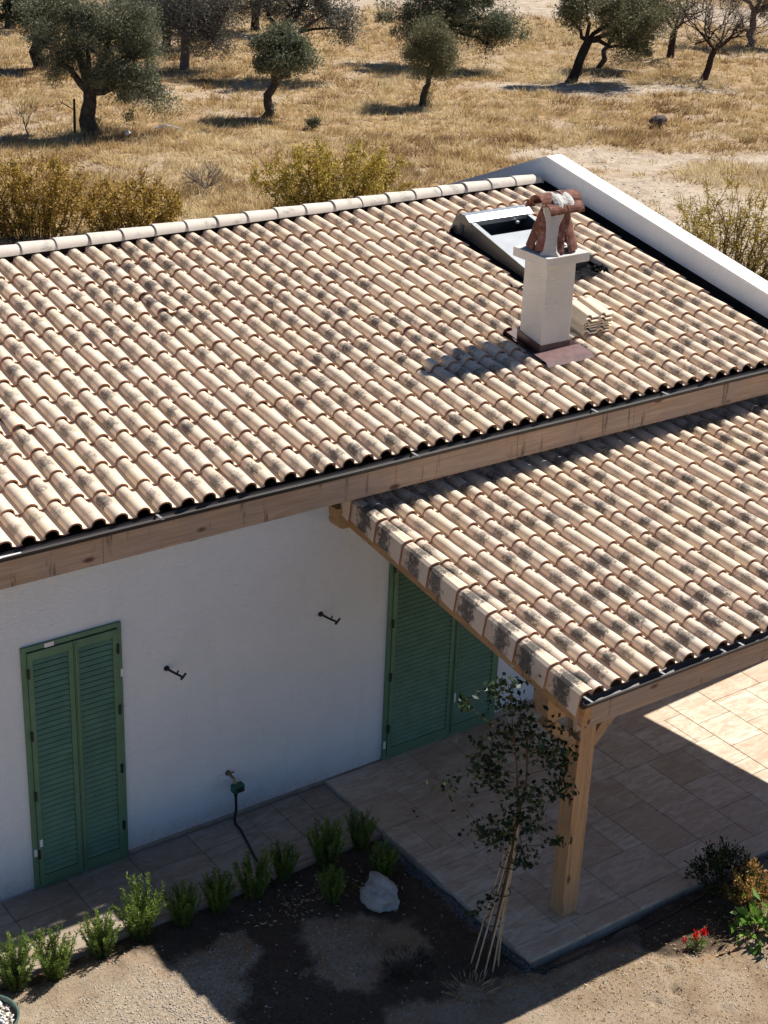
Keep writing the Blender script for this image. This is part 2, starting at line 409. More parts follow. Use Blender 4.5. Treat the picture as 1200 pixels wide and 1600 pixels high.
def inpoly(x, y, poly):
    x = np.asarray(x); y = np.asarray(y); c = np.zeros(x.shape, bool); n = len(poly)
    for i in range(n):
        x1, y1 = poly[i]; x2, y2 = poly[(i + 1) % n]
        k = ((y1 > y) != (y2 > y)) & (x < (x2 - x1) * (y - y1) / (y2 - y1 + 1e-12) + x1); c ^= k
    return c

# ------------------------------------------------------------------ roof frames
PITCH = math.atan(0.1831); PP = 0.1294
# crown plane of the main roof through ridge reference; s = distance down the slope
RY, RZ = 4.0576, 4.2175
def roof_m(x, s, h=0.0, rot=0.0):      # local: x across, y up-slope, z normal, origin on the bed plane
    h -= 0.073
    c, q = math.cos(PITCH), math.sin(PITCH)
    loc = Vector((x, RY - s * c - h * q, RZ - s * q + h * c))
    return Matrix.Translation(loc) @ Matrix.Rotation(PITCH, 4, 'X') @ Matrix.Rotation(rot, 4, 'Z')
def porch_m(x, s, h=0.0, rot=0.0):      # s = distance up from the eave end
    h -= 0.073; c, q = math.cos(PP), math.sin(PP)
    loc = Vector((x, -3.215 + s * c - h * q, 2.588 + s * q + h * c))
    return Matrix.Translation(loc) @ Matrix.Rotation(PP, 4, 'X') @ Matrix.Rotation(rot, 4, 'Z')

def tile_mesh(w, expo, r, solid=False, k=11):
    mb = MB(); rnd = r.random(); L = expo + 0.05; wob = r.uniform(-0.0015, 0.0015, k)
    a = w * 0.315
    prof = []
    nb = k - 4
    for i in range(nb):
        th = math.pi * (1 - i / (nb - 1)); prof.append((math.cos(th) * a, max(0.0, math.sin(th)) ** 0.85 * 0.060, 1))
    for t in (0.22, 0.5, 0.78, 1.0): prof.append((a + (w - 2 * a + 0.012) * t, -0.008 * math.sin(math.pi * t), 0))
    def row(y, th=0.0):
        f = 1 + 0.07 * (1 - 2 * y / expo); lift = 0.019 * (1 - y / expo); out = []
        for i, (x, z, b) in enumerate(prof):
            xx = x * f if b else x + (a * (f - 1)) * (1 - (x - a) / (w - 2 * a + 0.012))
            zz = z * (f if b else 1) + lift + wob[i]
            if th: 
                nx = x / a if b else 0.0
                xx -= nx * th * 0.8; zz -= th * (1.0 if not b else max(0.3, z / 0.052))
            out.append((xx, y, zz))
        return out
    us = [i / (len(prof) - 1) for i in range(len(prof))]
    rows = [(0.0, row(0.0)), (expo * 0.5, row(expo * 0.5)), (L, row(L))]
    idx = []
    for y, rr in rows:
        idx.append(len(mb.v)); mb.v += rr; mb.tv += [(u, max(0.0, y / expo), rnd) for u in us]
    n = len(prof)
    for j in range(2):
        for i in range(n - 1): mb.f.append((idx[j] + i, idx[j] + i + 1, idx[j + 1] + i + 1, idx[j + 1] + i))
    T = 0.013
    top = row(0.0); bot = row(0.0, T)
    for i in range(n - 1):
        mb.face([bot[i], bot[i + 1], top[i + 1], top[i]], [(us[i], -1, rnd)] * 4)
    # left flange edge
    mb.face([bot[0], top[0], rows[2][1][0], (rows[2][1][0][0], L, rows[2][1][0][2] - T)], [(0, -1, rnd)] * 4)
    if solid:
        b2 = row(L, T); i0 = len(mb.v); mb.v += bot; mb.v += b2; mb.tv += [(u, 0.1, rnd) for u in us] * 2
        for i in range(n - 1): mb.f.append((i0 + i, i0 + n + i, i0 + n + i + 1, i0 + i + 1))
    return mb
TW, TE = 0.1905, 0.3625
PW, PE = 0.1855, 0.3735
tv_r = np.random.default_rng(11)
MAIN_V = [tile_mesh(TW, TE, tv_r) for _ in range(28)]; PORCH_V = [tile_mesh(PW, PE, tv_r) for _ in range(28)]
MAIN_ME = [t.mesh('roof_tile', 'tile', True, True) for t in MAIN_V]; PORCH_ME = [t.mesh('porch_tile', 'tile', True, True) for t in PORCH_V]
LOOSE_ME = [tile_mesh(TW, TE, tv_r, True).mesh('loose_tile', 'tile', True, True) for _ in range(5)]

def screen(p):
    d = Vector(p) - Vector(CAM); z = d.dot(Vector(R3[2]))
    return 600 + 2558 * d.dot(Vector(R3[0])) / z, 800 - 2558 * d.dot(Vector(R3[1])) / z, z

# ------------------------------------------------------------------ the setting: field, soil, path, terrace
def build_ground():
    xs = np.concatenate([np.linspace(-600, -22, 24), np.arange(-20, 70, 0.5), np.linspace(72, 600, 24)])
    ys = np.concatenate([np.linspace(-300, -12, 12), np.arange(-10, 75, 0.5), np.linspace(77, 700, 24)])
    X, Y = np.meshgrid(xs, ys); Z = -0.12 + (fbm(X * 0.25, Y * 0.25, 4, 3) - 0.5) * 0.30 * np.clip((Y - 11) / 6, 0, 1)
    Z = np.where((Y < 9.5) & (X < 12), -0.12, Z)
    b = bare_f(X, Y)
    V = np.stack([X, Y, Z], -1).reshape(-1, 3); nx, ny = len(xs), len(ys)
    i = np.arange(ny - 1)[:, None] * nx + np.arange(nx - 1)[None]; i = i.ravel()
    F = np.stack([i, i + 1, i + 1 + nx, i + nx], 1)
    link('field_ground', npmesh('field_ground', V, F, 'field', {'bare': b.ravel()}, True), kind='structure')
def ell(X, Y, cx, cy, a, bq, rot):
    c, s = math.cos(rot), math.sin(rot); dx, dy = X - cx, Y - cy
    return np.sqrt(((dx * c + dy * s) / a) ** 2 + ((-dx * s + dy * c) / bq) ** 2)
def bare_f(X, Y):
    n = fbm(X * 0.35, Y * 0.35, 4, 9) - 0.5
    e = np.minimum.reduce([ell(X, Y, 22.0, 13.0, 6.5, 4.0, -0.62), ell(X, Y, 27.0, 17.0, 7.0, 1.7, -0.6), ell(X, Y, 40.0, 41.0, 14.0, 3.2, -0.62), ell(X, Y, 30.5, 26, 6, 0.8, -0.6)])
    b = np.clip((1.05 - e + n * 1.6) * 2.2, 0, 1)
    patch = np.clip((fbm(X * 0.55 + 31, Y * 0.55, 4, 21) - 0.60) * 7, 0, 0.55)
    return np.maximum(b, patch)
build_ground()

BED = [(-1.49, -0.89), (-1.23, -1.02), (-0.96, -1.11), (-0.43, -1.05), (-0.12, -1.25), (-0.06, -1.47), (0.24, -1.39), (0.68, -1.35), (1.21, -1.59), (1.59, -1.79), (1.92, -2.05), (1.92, -2.57), (2.17, -3.0), (2.39, -3.05), (2.43, -0.7), (-1.6, -0.6)]
WETA = [(0.67, -1.34), (0.73, -1.71), (0.41, -1.86), (0.1, -2.26), (-0.08, -2.54), (-0.3, -3.4), (0.6, -3.6), (0.87, -3.16), (1.33, -2.59), (1.0, -2.38), (0.92, -2.11), (1.21, -1.59)]
WETB = [(1.57, -2.35), (2.06, -2.38), (2.26, -2.97), (1.65, -2.93), (0.94, -2.72), (1.06, -2.55)]
def soil_z(X, Y, wet):
    z = -0.018 + (fbm(X * 1.6, Y * 1.6, 4, 5) - 0.5) * 0.05 + (fbm(X * 11, Y * 11, 3, 6) - 0.5) * 0.026
    return z - 0.022 * wet + (fbm(X * 14, Y * 14, 3, 8) - 0.5) * 0.035 * wet
def blur(a, n):
    for _ in range(n):
        a = (a + np.roll(a, 1, 0) + np.roll(a, -1, 0) + np.roll(a, 1, 1) + np.roll(a, -1, 1)) / 5
    return a
def build_soil():
    xs = np.arange(-3.2, 8.8, 0.025); ys = np.arange(-7.0, -0.86, 0.025); X, Y = np.meshgrid(xs, ys)
    wet = (inpoly(X, Y, BED) | inpoly(X, Y, WETA) | inpoly(X, Y, WETB)).astype(float)
    wet = np.maximum(wet, (ell(X, Y, 4.1, -3.35, 0.8, 0.32, 0.0) < 1) * 1.0); wet = np.maximum(wet, (ell(X, Y, 3.75, -3.5, 0.1, 0.1, 0.0) < 1) * 0.6)
    wet = np.maximum(wet, ((Y > -3.14) & (Y < -2.9) & (X > 2.4)) * 0.7)
    wet = blur(wet, 16); wet = np.clip(wet + (fbm(X * 5, Y * 5, 4, 77) - 0.5) * 0.9 * (wet > 0.03) * (wet < 0.97), 0, 1); Z = soil_z(X, Y, wet)
    # small holes in the sunlit soil at the right
    for hx, hy, hr in ((3.19, -3.85, 0.05), (2.97, -3.87, 0.03), (3.32, -3.62, 0.03)): Z -= 0.05 * np.exp(-((X - hx) ** 2 + (Y - hy) ** 2) / hr ** 2)
    # low rim of soil at the edge of the bed by the rosemary
    Z += 0.04 * np.exp(-(ell(X, Y, -0.45, -1.22, 0.55, 0.10, 0.05)) ** 2)
    Z = np.where((X > 2.38) & (Y > -3.04), -0.10, Z); Z = np.minimum(Z, np.where(Y > -1.0, -0.03, 9))
    grv = np.clip((1.1 - ell(X, Y, -0.2, -2.3, 1.6, 1.1, 0)) * 2, 0, 1); grv = np.maximum(grv, np.clip(fbm(X, Y, 3, 14) * 1.8 - 0.75, 0, 0.7))
    nx, ny = len(xs), len(ys); i = (np.arange(ny - 1)[:, None] * nx + np.arange(nx - 1)[None]).ravel()
    V = np.stack([X, Y, Z], -1).reshape(-1, 3); F = np.stack([i, i + 1, i + 1 + nx, i + nx], 1)
    link('garden_soil', npmesh('garden_soil', V, F, 'soil', {'wet': wet.ravel(), 'gravelly': grv.ravel()}, True), kind='structure')
    return xs, ys, wet, Z
SX, SY, SWET, SZ = build_soil()
def szat(x, y):
    i = np.clip(((np.asarray(x) - SX[0]) / 0.025).astype(int), 0, len(SX) - 1); j = np.clip(((np.asarray(y) - SY[0]) / 0.025).astype(int), 0, len(SY) - 1)
    return SZ[j, i], SWET[j, i]

def slabs(name, matk, x0, y0, nx, ny, mod, top, parent, thick=0.02, seed=1, sizes=((3, 2), (2, 2), (2, 3), (1, 2), (2, 1), (1, 1)), gap=0.0022, clipx=None):
    r = random.Random(seed); occ = set(); cache = {}
    for j in range(ny):
        for i in range(nx):
            if (i, j) in occ: continue
            opts = [s for s in sizes if i + s[0] <= nx and j + s[1] <= ny and all((i + a, j + b) not in occ for a in range(s[0]) for b in range(s[1]))]
            wts = [s[0] * s[1] for s in opts]; s = r.choices(opts, wts)[0]
            for a in range(s[0]):
                for b in range(s[1]): occ.add((i + a, j + b))
            key = s
            if key not in cache:
                mb = MB(); W_, H_ = s[0] * mod - gap, s[1] * mod - gap; e = 0.003
                mb.v = [(gap, gap, -thick), (W_, gap, -thick), (W_, H_, -thick), (gap, H_, -thick), (gap, gap, -e), (W_, gap, -e), (W_, H_, -e), (gap, H_, -e),
                        (gap + e, gap + e, 0), (W_ - e, gap + e, 0), (W_ - e, H_ - e, 0), (gap + e, H_ - e, 0)]; mb.tv = [(0, 0, 0)] * 12
                mb.f = [(0, 1, 5, 4), (1, 2, 6, 5), (2, 3, 7, 6), (3, 0, 4, 7), (4, 5, 9, 8), (5, 6, 10, 9), (6, 7, 11, 10), (7, 4, 8, 11), (8, 9, 10, 11)]
                cache[key] = mb.mesh(name, matk)
            o = link(name, cache[key], parent); o.location = (x0 + i * mod, y0 + j * mod, top + r.uniform(-0.0008, 0.0008))

terr = link('terrace', MB().box((2.425, -2.99, -0.14), (12.0, 0.0, 0.012)).mesh('terrace', 'grout'), kind='structure')
slabs('paver', 'travertine', 2.43, -2.80, 24, 12, 0.2316, 0.030, terr, seed=5)
cop = MB()
x = 2.42
r_ = random.Random(2)
while x < 8.0:
    l = 0.6; part('coping_stone', MB().box((x + 0.002, -3.0, -0.005), (min(x + l, 8.02) - 0.002, -2.802, 0.031)), 'travertine', terr, bevel=0.006); x += l
path = link('path', MB().box((-4.5, -0.94, -0.14), (2.42, 0.0, -0.012)).mesh('path', 'grout'), kind='structure')
slabs('path_slab', 'path_stone', -4.56, -0.90, 24, 3, 0.29, 0.004, path, seed=9, sizes=((2, 1), (2, 2), (1, 1), (1, 2)), thick=0.018)
part('path_edge', MB().box((-4.5, -0.95, -0.10), (2.415, -0.903, 0.004)), 'path_stone', path, bevel=0.004)

# ------------------------------------------------------------------ the house
house = thing('house', 'white rendered house with a shallow clay tiled roof, timber fascia and green shutter doors', 'house', (1.5, 0.0, 0.0))
wall = MB()
# front wall with door reveals: openings are covered by the shutters in front of shallow recesses
D1, D2, DH = (-0.4785, 0.3846), (3.077, 4.441), 2.30
def wallseg(x0, x1, z0, z1): wall.box((x0, 0.0, z0), (x1, 0.25, z1))
wallseg(-5.0, D1[0], -0.1, 3.22); wallseg(D1[0], D1[1], DH, 3.22); wallseg(D1[1], D2[0], -0.1, 3.22); wallseg(D2[0], D2[1], DH + 0.02, 3.22); wallseg(D2[1], 8.17, -0.1, 3.22)
wall.box((D1[0], 0.05, -0.1), (D1[1], 0.25, 0.0)); wall.box((D2[0], 0.05, -0.1), (D2[1], 0.25, 0.03))
wall.box((-5.0, 6.8, -0.1), (8.17, 7.0, 2.9)); wall.box((-5.0, 0.25, -0.1), (-4.8, 6.8, 2.9))
part('front_wall', wall, 'stucco', house)
part('skirting', MB().box((0.40, -0.012, 0.0), (3.07, -0.001, 0.035)).box((4.45, -0.012, 0.03), (8.1, -0.001, 0.09)), 'path_stone', house)

def sl(y, h): return 3.394 + 0.1831 * (y + 0.4404) + h      # z on the crown plane
gable = MB()
top = [(-0.62, 3.56), (-0.62, -0.1), (7.4, -0.1), (7.4, 3.13), (RY, 4.47)]
gable.prism(top, 0, 8.17, 8.40); part('gable_wall', gable, 'stucco', house)
cp = MB()
for (ya, za), (yb, zb) in (((-0.63, 3.56), (RY, 4.473)), ((RY, 4.473), (7.41, 3.13))):
    cp.face([(8.165, ya, za + 0.004), (8.405, ya, za + 0.004), (8.405, yb, zb + 0.004), (8.165, yb, zb + 0.004)])
    cp.face([(8.165, ya, za - 0.02), (8.165, ya, za + 0.004), (8.165, yb, zb + 0.004), (8.165, yb, zb - 0.02)])
    cp.face([(8.405, ya, za + 0.004), (8.405, ya, za - 0.02), (8.405, yb, zb - 0.02), (8.405, yb, zb + 0.004)])
part('parapet_coping', cp, 'white_coping', house)

deck = MB()
dz = -0.095
deck.prism([(-0.33, sl(-0.33, dz)), (RY, sl(RY, dz)), (RY, sl(RY, dz) - 0.06), (-0.33, sl(-0.33, dz) - 0.06)], 0, -5.3, 8.168)
deck.prism([(RY + 0.001, sl(RY, dz + 0.03)), (7.3, sl(RY, dz + 0.03) - 1.32), (7.3, sl(RY, dz) - 1.32 - 0.05), (RY + 0.001, sl(RY, dz) - 0.06)], 0, -5.3, 8.168)
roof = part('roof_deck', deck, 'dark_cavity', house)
mem = MB()
mem.face([(7.93, -0.34, sl(-0.34, dz + 0.006)), (8.168, -0.34, sl(-0.34, dz + 0.006)), (8.168, RY, sl(RY, dz + 0.006)), (7.93, RY, sl(RY, dz + 0.006))])
mem.face([(8.160, -0.34, sl(-0.34, dz + 0.006)), (8.160, RY, sl(RY, dz + 0.006)), (8.166, RY, sl(RY, -0.03)), (8.166, -0.34, sl(-0.34, -0.03))][::-1])
part('roof_membrane', mem, 'membrane', house)  # black membrane; the shade of the channel by the parapet is in its colour too

# tile grid of the main roof
CUT = [(5.16, 5.62, 3.13, 3.60), (6.12, 7.12, 0.86, 2.16)]
def cut(x, s0, s1):
    for a, b, c, d in CUT:
        if x + 0.06 > a and x - 0.06 < b and s1 > c + 0.02 and s0 < d - 0.02: return True
    return False
cells = []
cols = [-0.498 + 0.19045 * i for i in range(-22, 45)]
LOOSE = {(14, 7): (0.035, 0.17), (3, 3): (0.03, -0.10), (25, 4): (0.022, 0.10), (32, 7): (0.02, -0.06)}
for ci, x in enumerate(cols):
    if x > 7.95: continue
    for k in range(12):
        s_end = 4.475 - TE * k          # lower end
        if cut(x, s_end - TE, s_end): continue
        sx, sy, z = screen(roof_m(x, s_end - TE / 2).translation)
        vis = -25 < sx < 1225 and -20 < sy < 1620
        cells.append((vis, z, ci, k, x, s_end))
vis = sorted([c for c in cells if c[0]], key=lambda c: c[1])
loose_cells = []
def nearest_cell(x, s):
    return min(vis, key=lambda c: abs(c[4] - x) * 2 + abs(c[5] - s))
LT = {nearest_cell(2.20, 1.53)[2:4]: (0.030, -0.22), nearest_cell(0.06, 2.98)[2:4]: (0.032, -0.22), nearest_cell(4.20, 3.0)[2:4]: (0.020, -0.12), nearest_cell(5.56, 1.55)[2:4]: (0.018, 0.10)}
vis.sort(key=lambda c: (c[2:4] not in LT, c[1]))
rt = random.Random(4)
front, rest = vis[:300], vis[300:] + [c for c in cells if not c[0]]
for q, c in enumerate(front):
    _, z, ci, k, x, s_end = c
    jit = roof_m(x + rt.uniform(-0.0025, 0.0025), s_end + rt.uniform(-0.009, 0.009), rt.uniform(0, 0.005), math.radians(rt.uniform(-1.4, 1.4)))
    if (ci, k) in LT:
        h, rr = LT[(ci, k)]
        o = link('roof_tile', LOOSE_ME[q % 5], roof); o.matrix_world = roof_m(x + 0.002, s_end + 0.020, h * 0.5 + 0.006, rr * 0.32) @ Matrix.Rotation(-0.062, 4, 'X') @ Matrix.Rotation(rr * 0.35, 4, 'Y')
        o['label'] = 'lifted loose roof tile with its dark open end showing'
    else:
        o = link('roof_tile', MAIN_ME[rt.randrange(28)], roof); o.matrix_world = jit
def joined(cells_m, variants, name, parent):
    Vs, Fs4, TV = [], [], []; off = 0
    arrs = [(np.array(v.v), [f for f in v.f], np.array(v.tv)) for v in variants]
    for mtx, vi in cells_m:
        v, f, tv = arrs[vi]; mm = np.array(mtx); Vs.append(v @ mm[:3, :3].T + mm[:3, 3]); Fs4 += [tuple(a + off for a in q) for q in f]; TV.append(tv); off += len(v)
    me = bpy.data.meshes.new(name); me.from_pydata(np.concatenate(Vs).tolist(), [], Fs4)
    at = me.attributes.new('tv', 'FLOAT_VECTOR', 'POINT'); at.data.foreach_set('vector', np.concatenate(TV).astype(np.float32).ravel())
    me.materials.append(M['tile']); me.polygons.foreach_set('use_smooth', [True] * len(me.polygons)); me.set_sharp_from_angle(angle=math.radians(40)); me.update()
    return link(name, me, parent, kind='stuff')
joined([(roof_m(c[4] + rt.uniform(-0.0025, 0.0025), c[5] + rt.uniform(-0.009, 0.009), rt.uniform(0, 0.005), math.radians(rt.uniform(-1.4, 1.4))), rt.randrange(28)) for c in rest], MAIN_V, 'distant_roof_tiles', roof)

# ridge tiles: half round caps
def ridge_mesh(seed):
    r = random.Random(seed); mb = MB(); rnd = r.random(); L = 0.395; n = 9
    rows = []
    for y, f in ((0.0, 1.07), (0.03, 1.06), (L * 0.5, 1.0), (L, 0.93)):
        rows.append([(y, math.cos(math.pi * (1 - i / n)) * 0.098 * f, math.sin(math.pi * i / n) * 0.085 * f) for i in range(n + 1)])
    for j in range(3):
        for i in range(n):
            mb.face([rows[j][i], rows[j + 1][i], rows[j + 1][i + 1], rows[j][i + 1]][::-1], [(0.5, max(0, rows[j][i][0] / L), rnd)] * 4)
    for i in range(n):
        a, b = rows[0][i], rows[0][i + 1]; mb.face([a, b, (0, b[1] * 0.86, b[2] * 0.86), (0, a[1] * 0.86, a[2] * 0.86)], [(0.5, -1, rnd)] * 4)
    me = bpy.data.meshes.new('ridge_tile'); bmv = mb
    me.from_pydata(mb.v, [], mb.f); at = me.attributes.new('tv', 'FLOAT_VECTOR', 'POINT'); at.data.foreach_set('vector', np.array(mb.tv, dtype=np.float32).ravel())
    me.materials.append(M['ridge']); 
    import bmesh
    b = bmesh.new(); b.from_mesh(me); bmesh.ops.remove_doubles(b, verts=b.verts, dist=0.0004); b.to_mesh(me); b.free()
    me.polygons.foreach_set('use_smooth', [True] * len(me.polygons)); me.set_sharp_from_angle(angle=math.radians(45)); me.update()
    return me
def m_ridge():
    n = NT('ridge_clay', 0.85, 0.2); p = n.pos()
    c = n.ramp(n.noise(p, 5, 4), [(0.3, (0.60, 0.53, 0.45)), (0.7, (0.68, 0.61, 0.53))])
    k = n.math('ADD', n.ramp(n.noise(p, 4.2, 3), [(0.46, 0.0), (0.66, 0.7)]), n.math('MULTIPLY', n.math('SUBTRACT', n.noise(p, 75, 5, 0.8), 0.5), 1.6))
    c = n.mix(n.ramp(k, [(0.35, 0.0), (0.8, 0.65)]), c, (0.20, 0.19, 0.185)); n.col(c); n.bump(n.noise(p, 200, 4), 0.3, 0.002); M['ridge'] = n.m
m_ridge()
RM = [ridge_mesh(i) for i in range(4)]
x = 7.66
while x > -5.2:
    o = link('ridge_tile', RM[rt.randrange(4)], roof); o.location = (x, RY + rt.uniform(-0.004, 0.004), 4.2 + rt.uniform(-0.003, 0.003)); o.rotation_euler = (0, 0.018, math.radians(rt.uniform(-0.6, 0.6))); x -= 0.366
part('ridge_batten', MB().box((-5.2, RY - 0.05, 4.08), (8.1, RY + 0.05, 4.205)), 'dark_cavity', roof)

# main eave: fascia boards, gutter
xs = [-5.3, -2.65, 0.10, 2.85, 5.62, 8.165]
for a, b in zip(xs[:-1], xs[1:]):
    part('fascia_board', MB().box((a + 0.0015, -0.345, 3.035), (b - 0.0015, -0.305, 3.30)), 'fascia_wood', house, bevel=0.002)
part('soffit', MB().box((-5.3, -0.304, 3.16), (8.165, -0.001, 3.19)), 'wood_x', house)
def gutter(x0, x1, yc, zc, r, name, parent):
    mb = MB(); n = 10; pts = [(yc + math.cos(math.pi + math.pi * i / n) * r, zc + math.sin(math.pi + math.pi * i / n) * r) for i in range(n + 1)]
    inn = [(yc + (y - yc) * 0.93, zc + (z - zc) * 0.93) for y, z in pts]
    segs = 24
    for k in range(segs):
        xa = x0 + (x1 - x0) * k / segs; xb = x0 + (x1 - x0) * (k + 1) / segs
        da = 0.004 * math.sin(xa * 2.1); db = 0.004 * math.sin(xb * 2.1)
        for i in range(n):
            for P, flip in ((pts, False), (inn, True)):
                q = [(xa, P[i][0] + da, P[i][1]), (xa, P[i + 1][0] + da, P[i + 1][1]), (xb, P[i + 1][0] + db, P[i + 1][1]), (xb, P[i][0] + db, P[i][1])]
                mb.face(q if flip else q[::-1])
    g = part(name, mb, 'gutter_metal', parent, smooth=True)
    lip = MB().tube([(x0 + (x1 - x0) * k / segs, yc - r + 0.004 * math.sin((x0 + (x1 - x0) * k / segs) * 2.1), zc + 0.003) for k in range(segs + 1)], 0.0075, 6)
    part('gutter_lip', lip, 'gutter_metal', g, world=False, smooth=True)
    capm = MB()
    for xx in (x0, x1):
        capm.prism([(y, z) for y, z in pts], 0, xx - 0.002, xx + 0.002)
    part('gutter_cap', capm, 'gutter_metal', g, world=False)
    return g
g1 = gutter(-5.3, 8.16, -0.394, 3.337, 0.0485, 'gutter', house)
for xx in (-1.9, 0.55, 3.0, 5.05, 5.95): part('gutter_clip', MB().box((xx, -0.449, 3.3365), (xx + 0.022, -0.345, 3.3405)), 'grey_metal', g1, world=False)
part('silicone_patch', MB().tube([(-1.2, -0.437, 3.338), (-0.85, -0.439, 3.343), (-0.60, -0.436, 3.341)], [0.012, 0.014, 0.010], 6), 'white_plastic', g1, world=False, label='white sealant smeared on the gutter edge')

# ------------------------------------------------------------------ shutter doors
def shutter_leaf(x0, x1, z0, z1, y, slats=True, name='shutter_leaf', hinge_side=-1):
    st = 0.042; mb = MB()
    mb.box((x0, y - 0.035, z0), (x0 + st, y, z1)); mb.box((x1 - st, y - 0.035, z0), (x1, y, z1))
    mb.box((x0 + st, y - 0.0335, z1 - 0.07), (x1 - st, y - 0.001, z1)); mb.box((x0 + st, y - 0.0335, z0), (x1 - st, y - 0.001, z0 + 0.08))
    leaf = part(name, mb, 'door_frame', house)
    part('backing', MB().box((x0 + st, y - 0.005, z0 + 0.08), (x1 - st, y - 0.002, z1 - 0.07)), 'dark_cavity', leaf, world=False)  # shade between the slats is put in as a near-black panel colour
    n = int(round((z1 - z0 - 0.15) / 0.050)); h = (z1 - z0 - 0.15) / n
    sm = MB(); w = x1 - x0 - 2 * st - 0.004
    tr = Matrix.Rotation(math.radians(-30), 4, 'X')
    sm.box((0, -0.003, -0.0188), (w, 0.003, 0.0188), tr); me = sm.mesh('slat', 'door_slat')
    for i in range(n):
        o = link('slat', me, leaf, world=False); o.matrix_parent_inverse = leaf.matrix_world.inverted(); o.location = (x0 + st + 0.002 - house.location.x * 0, y - 0.023, z0 + 0.08 + h * (i + 0.5))
    hx = x0 - 0.006 if hinge_side < 0 else x1 - 0.006
    for zz in (0.12, 0.38, 0.64, 0.90):
        part('hinge', MB().box((hx - 0.004, y - 0.047, z0 + (z1 - z0) * zz), (hx + 0.016, y - 0.0355, z0 + (z1 - z0) * zz + 0.085)), 'black_metal', leaf, world=False)
    return leaf
def door_frame(x0, x1, z0, z1, y):
    mb = MB(); t = 0.038
    mb.box((x0, y - 0.028, z0), (x0 + t, y + 0.05, z1)); mb.box((x1 - t, y - 0.028, z0), (x1, y + 0.05, z1))
    mb.box((x0 + t, y - 0.028, z1 - t), (x1 - t, y + 0.05, z1)); mb.box((x0 + t, y - 0.0275, z0), (x1 - t, y + 0.05, z0 + 0.035))
    return part('door_frame', mb, 'door_frame', house)
for (a, b), z0, split in ((D1, 0.0, -0.045), (D2, 0.03, 3.865)):
    fr = door_frame(a, b, z0, DH, 0.0)
    shutter_leaf(a + 0.042, split - 0.003, z0 + 0.04, DH - 0.05, -0.004, hinge_side=-1)
    shutter_leaf(split + 0.003, b - 0.042, z0 + 0.04, DH - 0.05, -0.004, hinge_side=1)
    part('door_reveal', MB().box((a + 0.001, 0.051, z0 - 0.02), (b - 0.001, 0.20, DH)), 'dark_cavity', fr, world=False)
    part('centre_bar', MB().tube([(split + 0.02, -0.046, z0 + 0.06), (split + 0.02, -0.046, DH - 0.07)], 0.009, 6), 'door_frame', fr, world=False)
    if a < 0:
        for p0, p1 in (((-0.285, -0.034, 2.262), (-0.205, -0.0285, 2.298)), ((0.366, -0.036, 1.80), (0.386, -0.0285, 1.87)), ((-0.475, -0.034, 0.33), (-0.448, -0.0285, 0.40)), ((-0.425, -0.046, 0.42), (-0.40, -0.0395, 0.49))):
            part('paper_tag', MB().box(p0, p1), 'white_plastic', fr, world=False)
    else:
        part('paper_tag', MB().box((3.895, -0.048, 0.42), (3.915, -0.0395, 0.52)), 'white_plastic', fr, world=False)
        part('paper_tag', MB().box((3.077, -0.036, 0.16), (3.10, -0.0285, 0.24)), 'white_plastic', fr, world=False)

# ------------------------------------------------------------------ chimney
CX0, CX1, CY0, CY1 = 5.206, 5.565, 0.577, 0.905
chm = part('chimney', MB().box((CX0, CY0, 3.40), (CX1, CY1, 4.445)), 'render_cream', house, bevel=0.006)
capb = part('chimney_cap', MB().box((CX0 - 0.085, CY0 - 0.085, 4.445), (CX1 + 0.085, CY1 + 0.085, 4.535)), 'render_cream', chm, world=False, bevel=0.005)
def roofpt(x, s, h): return roof_m(x, s).to_3x3() @ Vector((0, 0, 0)) + (roof_m(x, s, h + 0.0).translation)
def sof(y): return (RY - y) / math.cos(PITCH)
s0, s1 = sof(CY1), sof(CY0)
fl = MB()
for a, b in (((CX0 - 0.012, s1 + 0.012), (CX1 + 0.012, s1 + 0.012)), ((CX1 + 0.012, s1 + 0.012), (CX1 + 0.012, s0 - 0.012)), ((CX1 + 0.012, s0 - 0.012), (CX0 - 0.012, s0 - 0.012)), ((CX0 - 0.012, s0 - 0.012), (CX0 - 0.012, s1 + 0.012))):
    p, q = roofpt(a[0], a[1], 0.01), roofpt(b[0], b[1], 0.01); up = Vector((0, 0, 0.135)); fl.face([p, q, q + up, p + up])
    n_ = (q - p).cross(up).normalized() * -0.01; fl.face([p + up, q + up, q + up + n_, p + up + n_])
part('upstand_flashing', fl, 'brown_flashing', chm, world=False)
ap = MB(); rm = lambda x, s, h: roofpt(x, s, h)
ap.face([rm(CX0 - 0.10, s1 + 0.20, 0.088), rm(CX1 + 0.13, s1 + 0.20, 0.088), rm(CX1 + 0.13, s1 + 0.0, 0.082), rm(CX0 - 0.10, s1 + 0.0, 0.082)])
for i in range(5):
    xa = CX0 - 0.10 + i * 0.118; ap.face([rm(xa, s1 + 0.20, 0.088), rm(xa, s1 + 0.245, 0.055), rm(xa + 0.116, s1 + 0.245, 0.055), rm(xa + 0.116, s1 + 0.20, 0.088)])
part('apron_flashing', ap, 'apron_flashing', chm, world=False)
sf = MB()
sf.face([rm(CX1 + 0.013, s0 - 0.2, 0.03), rm(CX1 + 0.013, s1 + 0.10, 0.03), rm(CX1 + 0.12, s1 + 0.10, 0.075), rm(CX1 + 0.12, s0 - 0.2, 0.075)])
sf.face([rm(CX0 - 0.013, s0 - 0.2, 0.03), rm(CX0 - 0.013, s1 + 0.10, 0.03), rm(CX0 - 0.05, s1 + 0.10, 0.07), rm(CX0 - 0.05, s0 - 0.2, 0.07)])
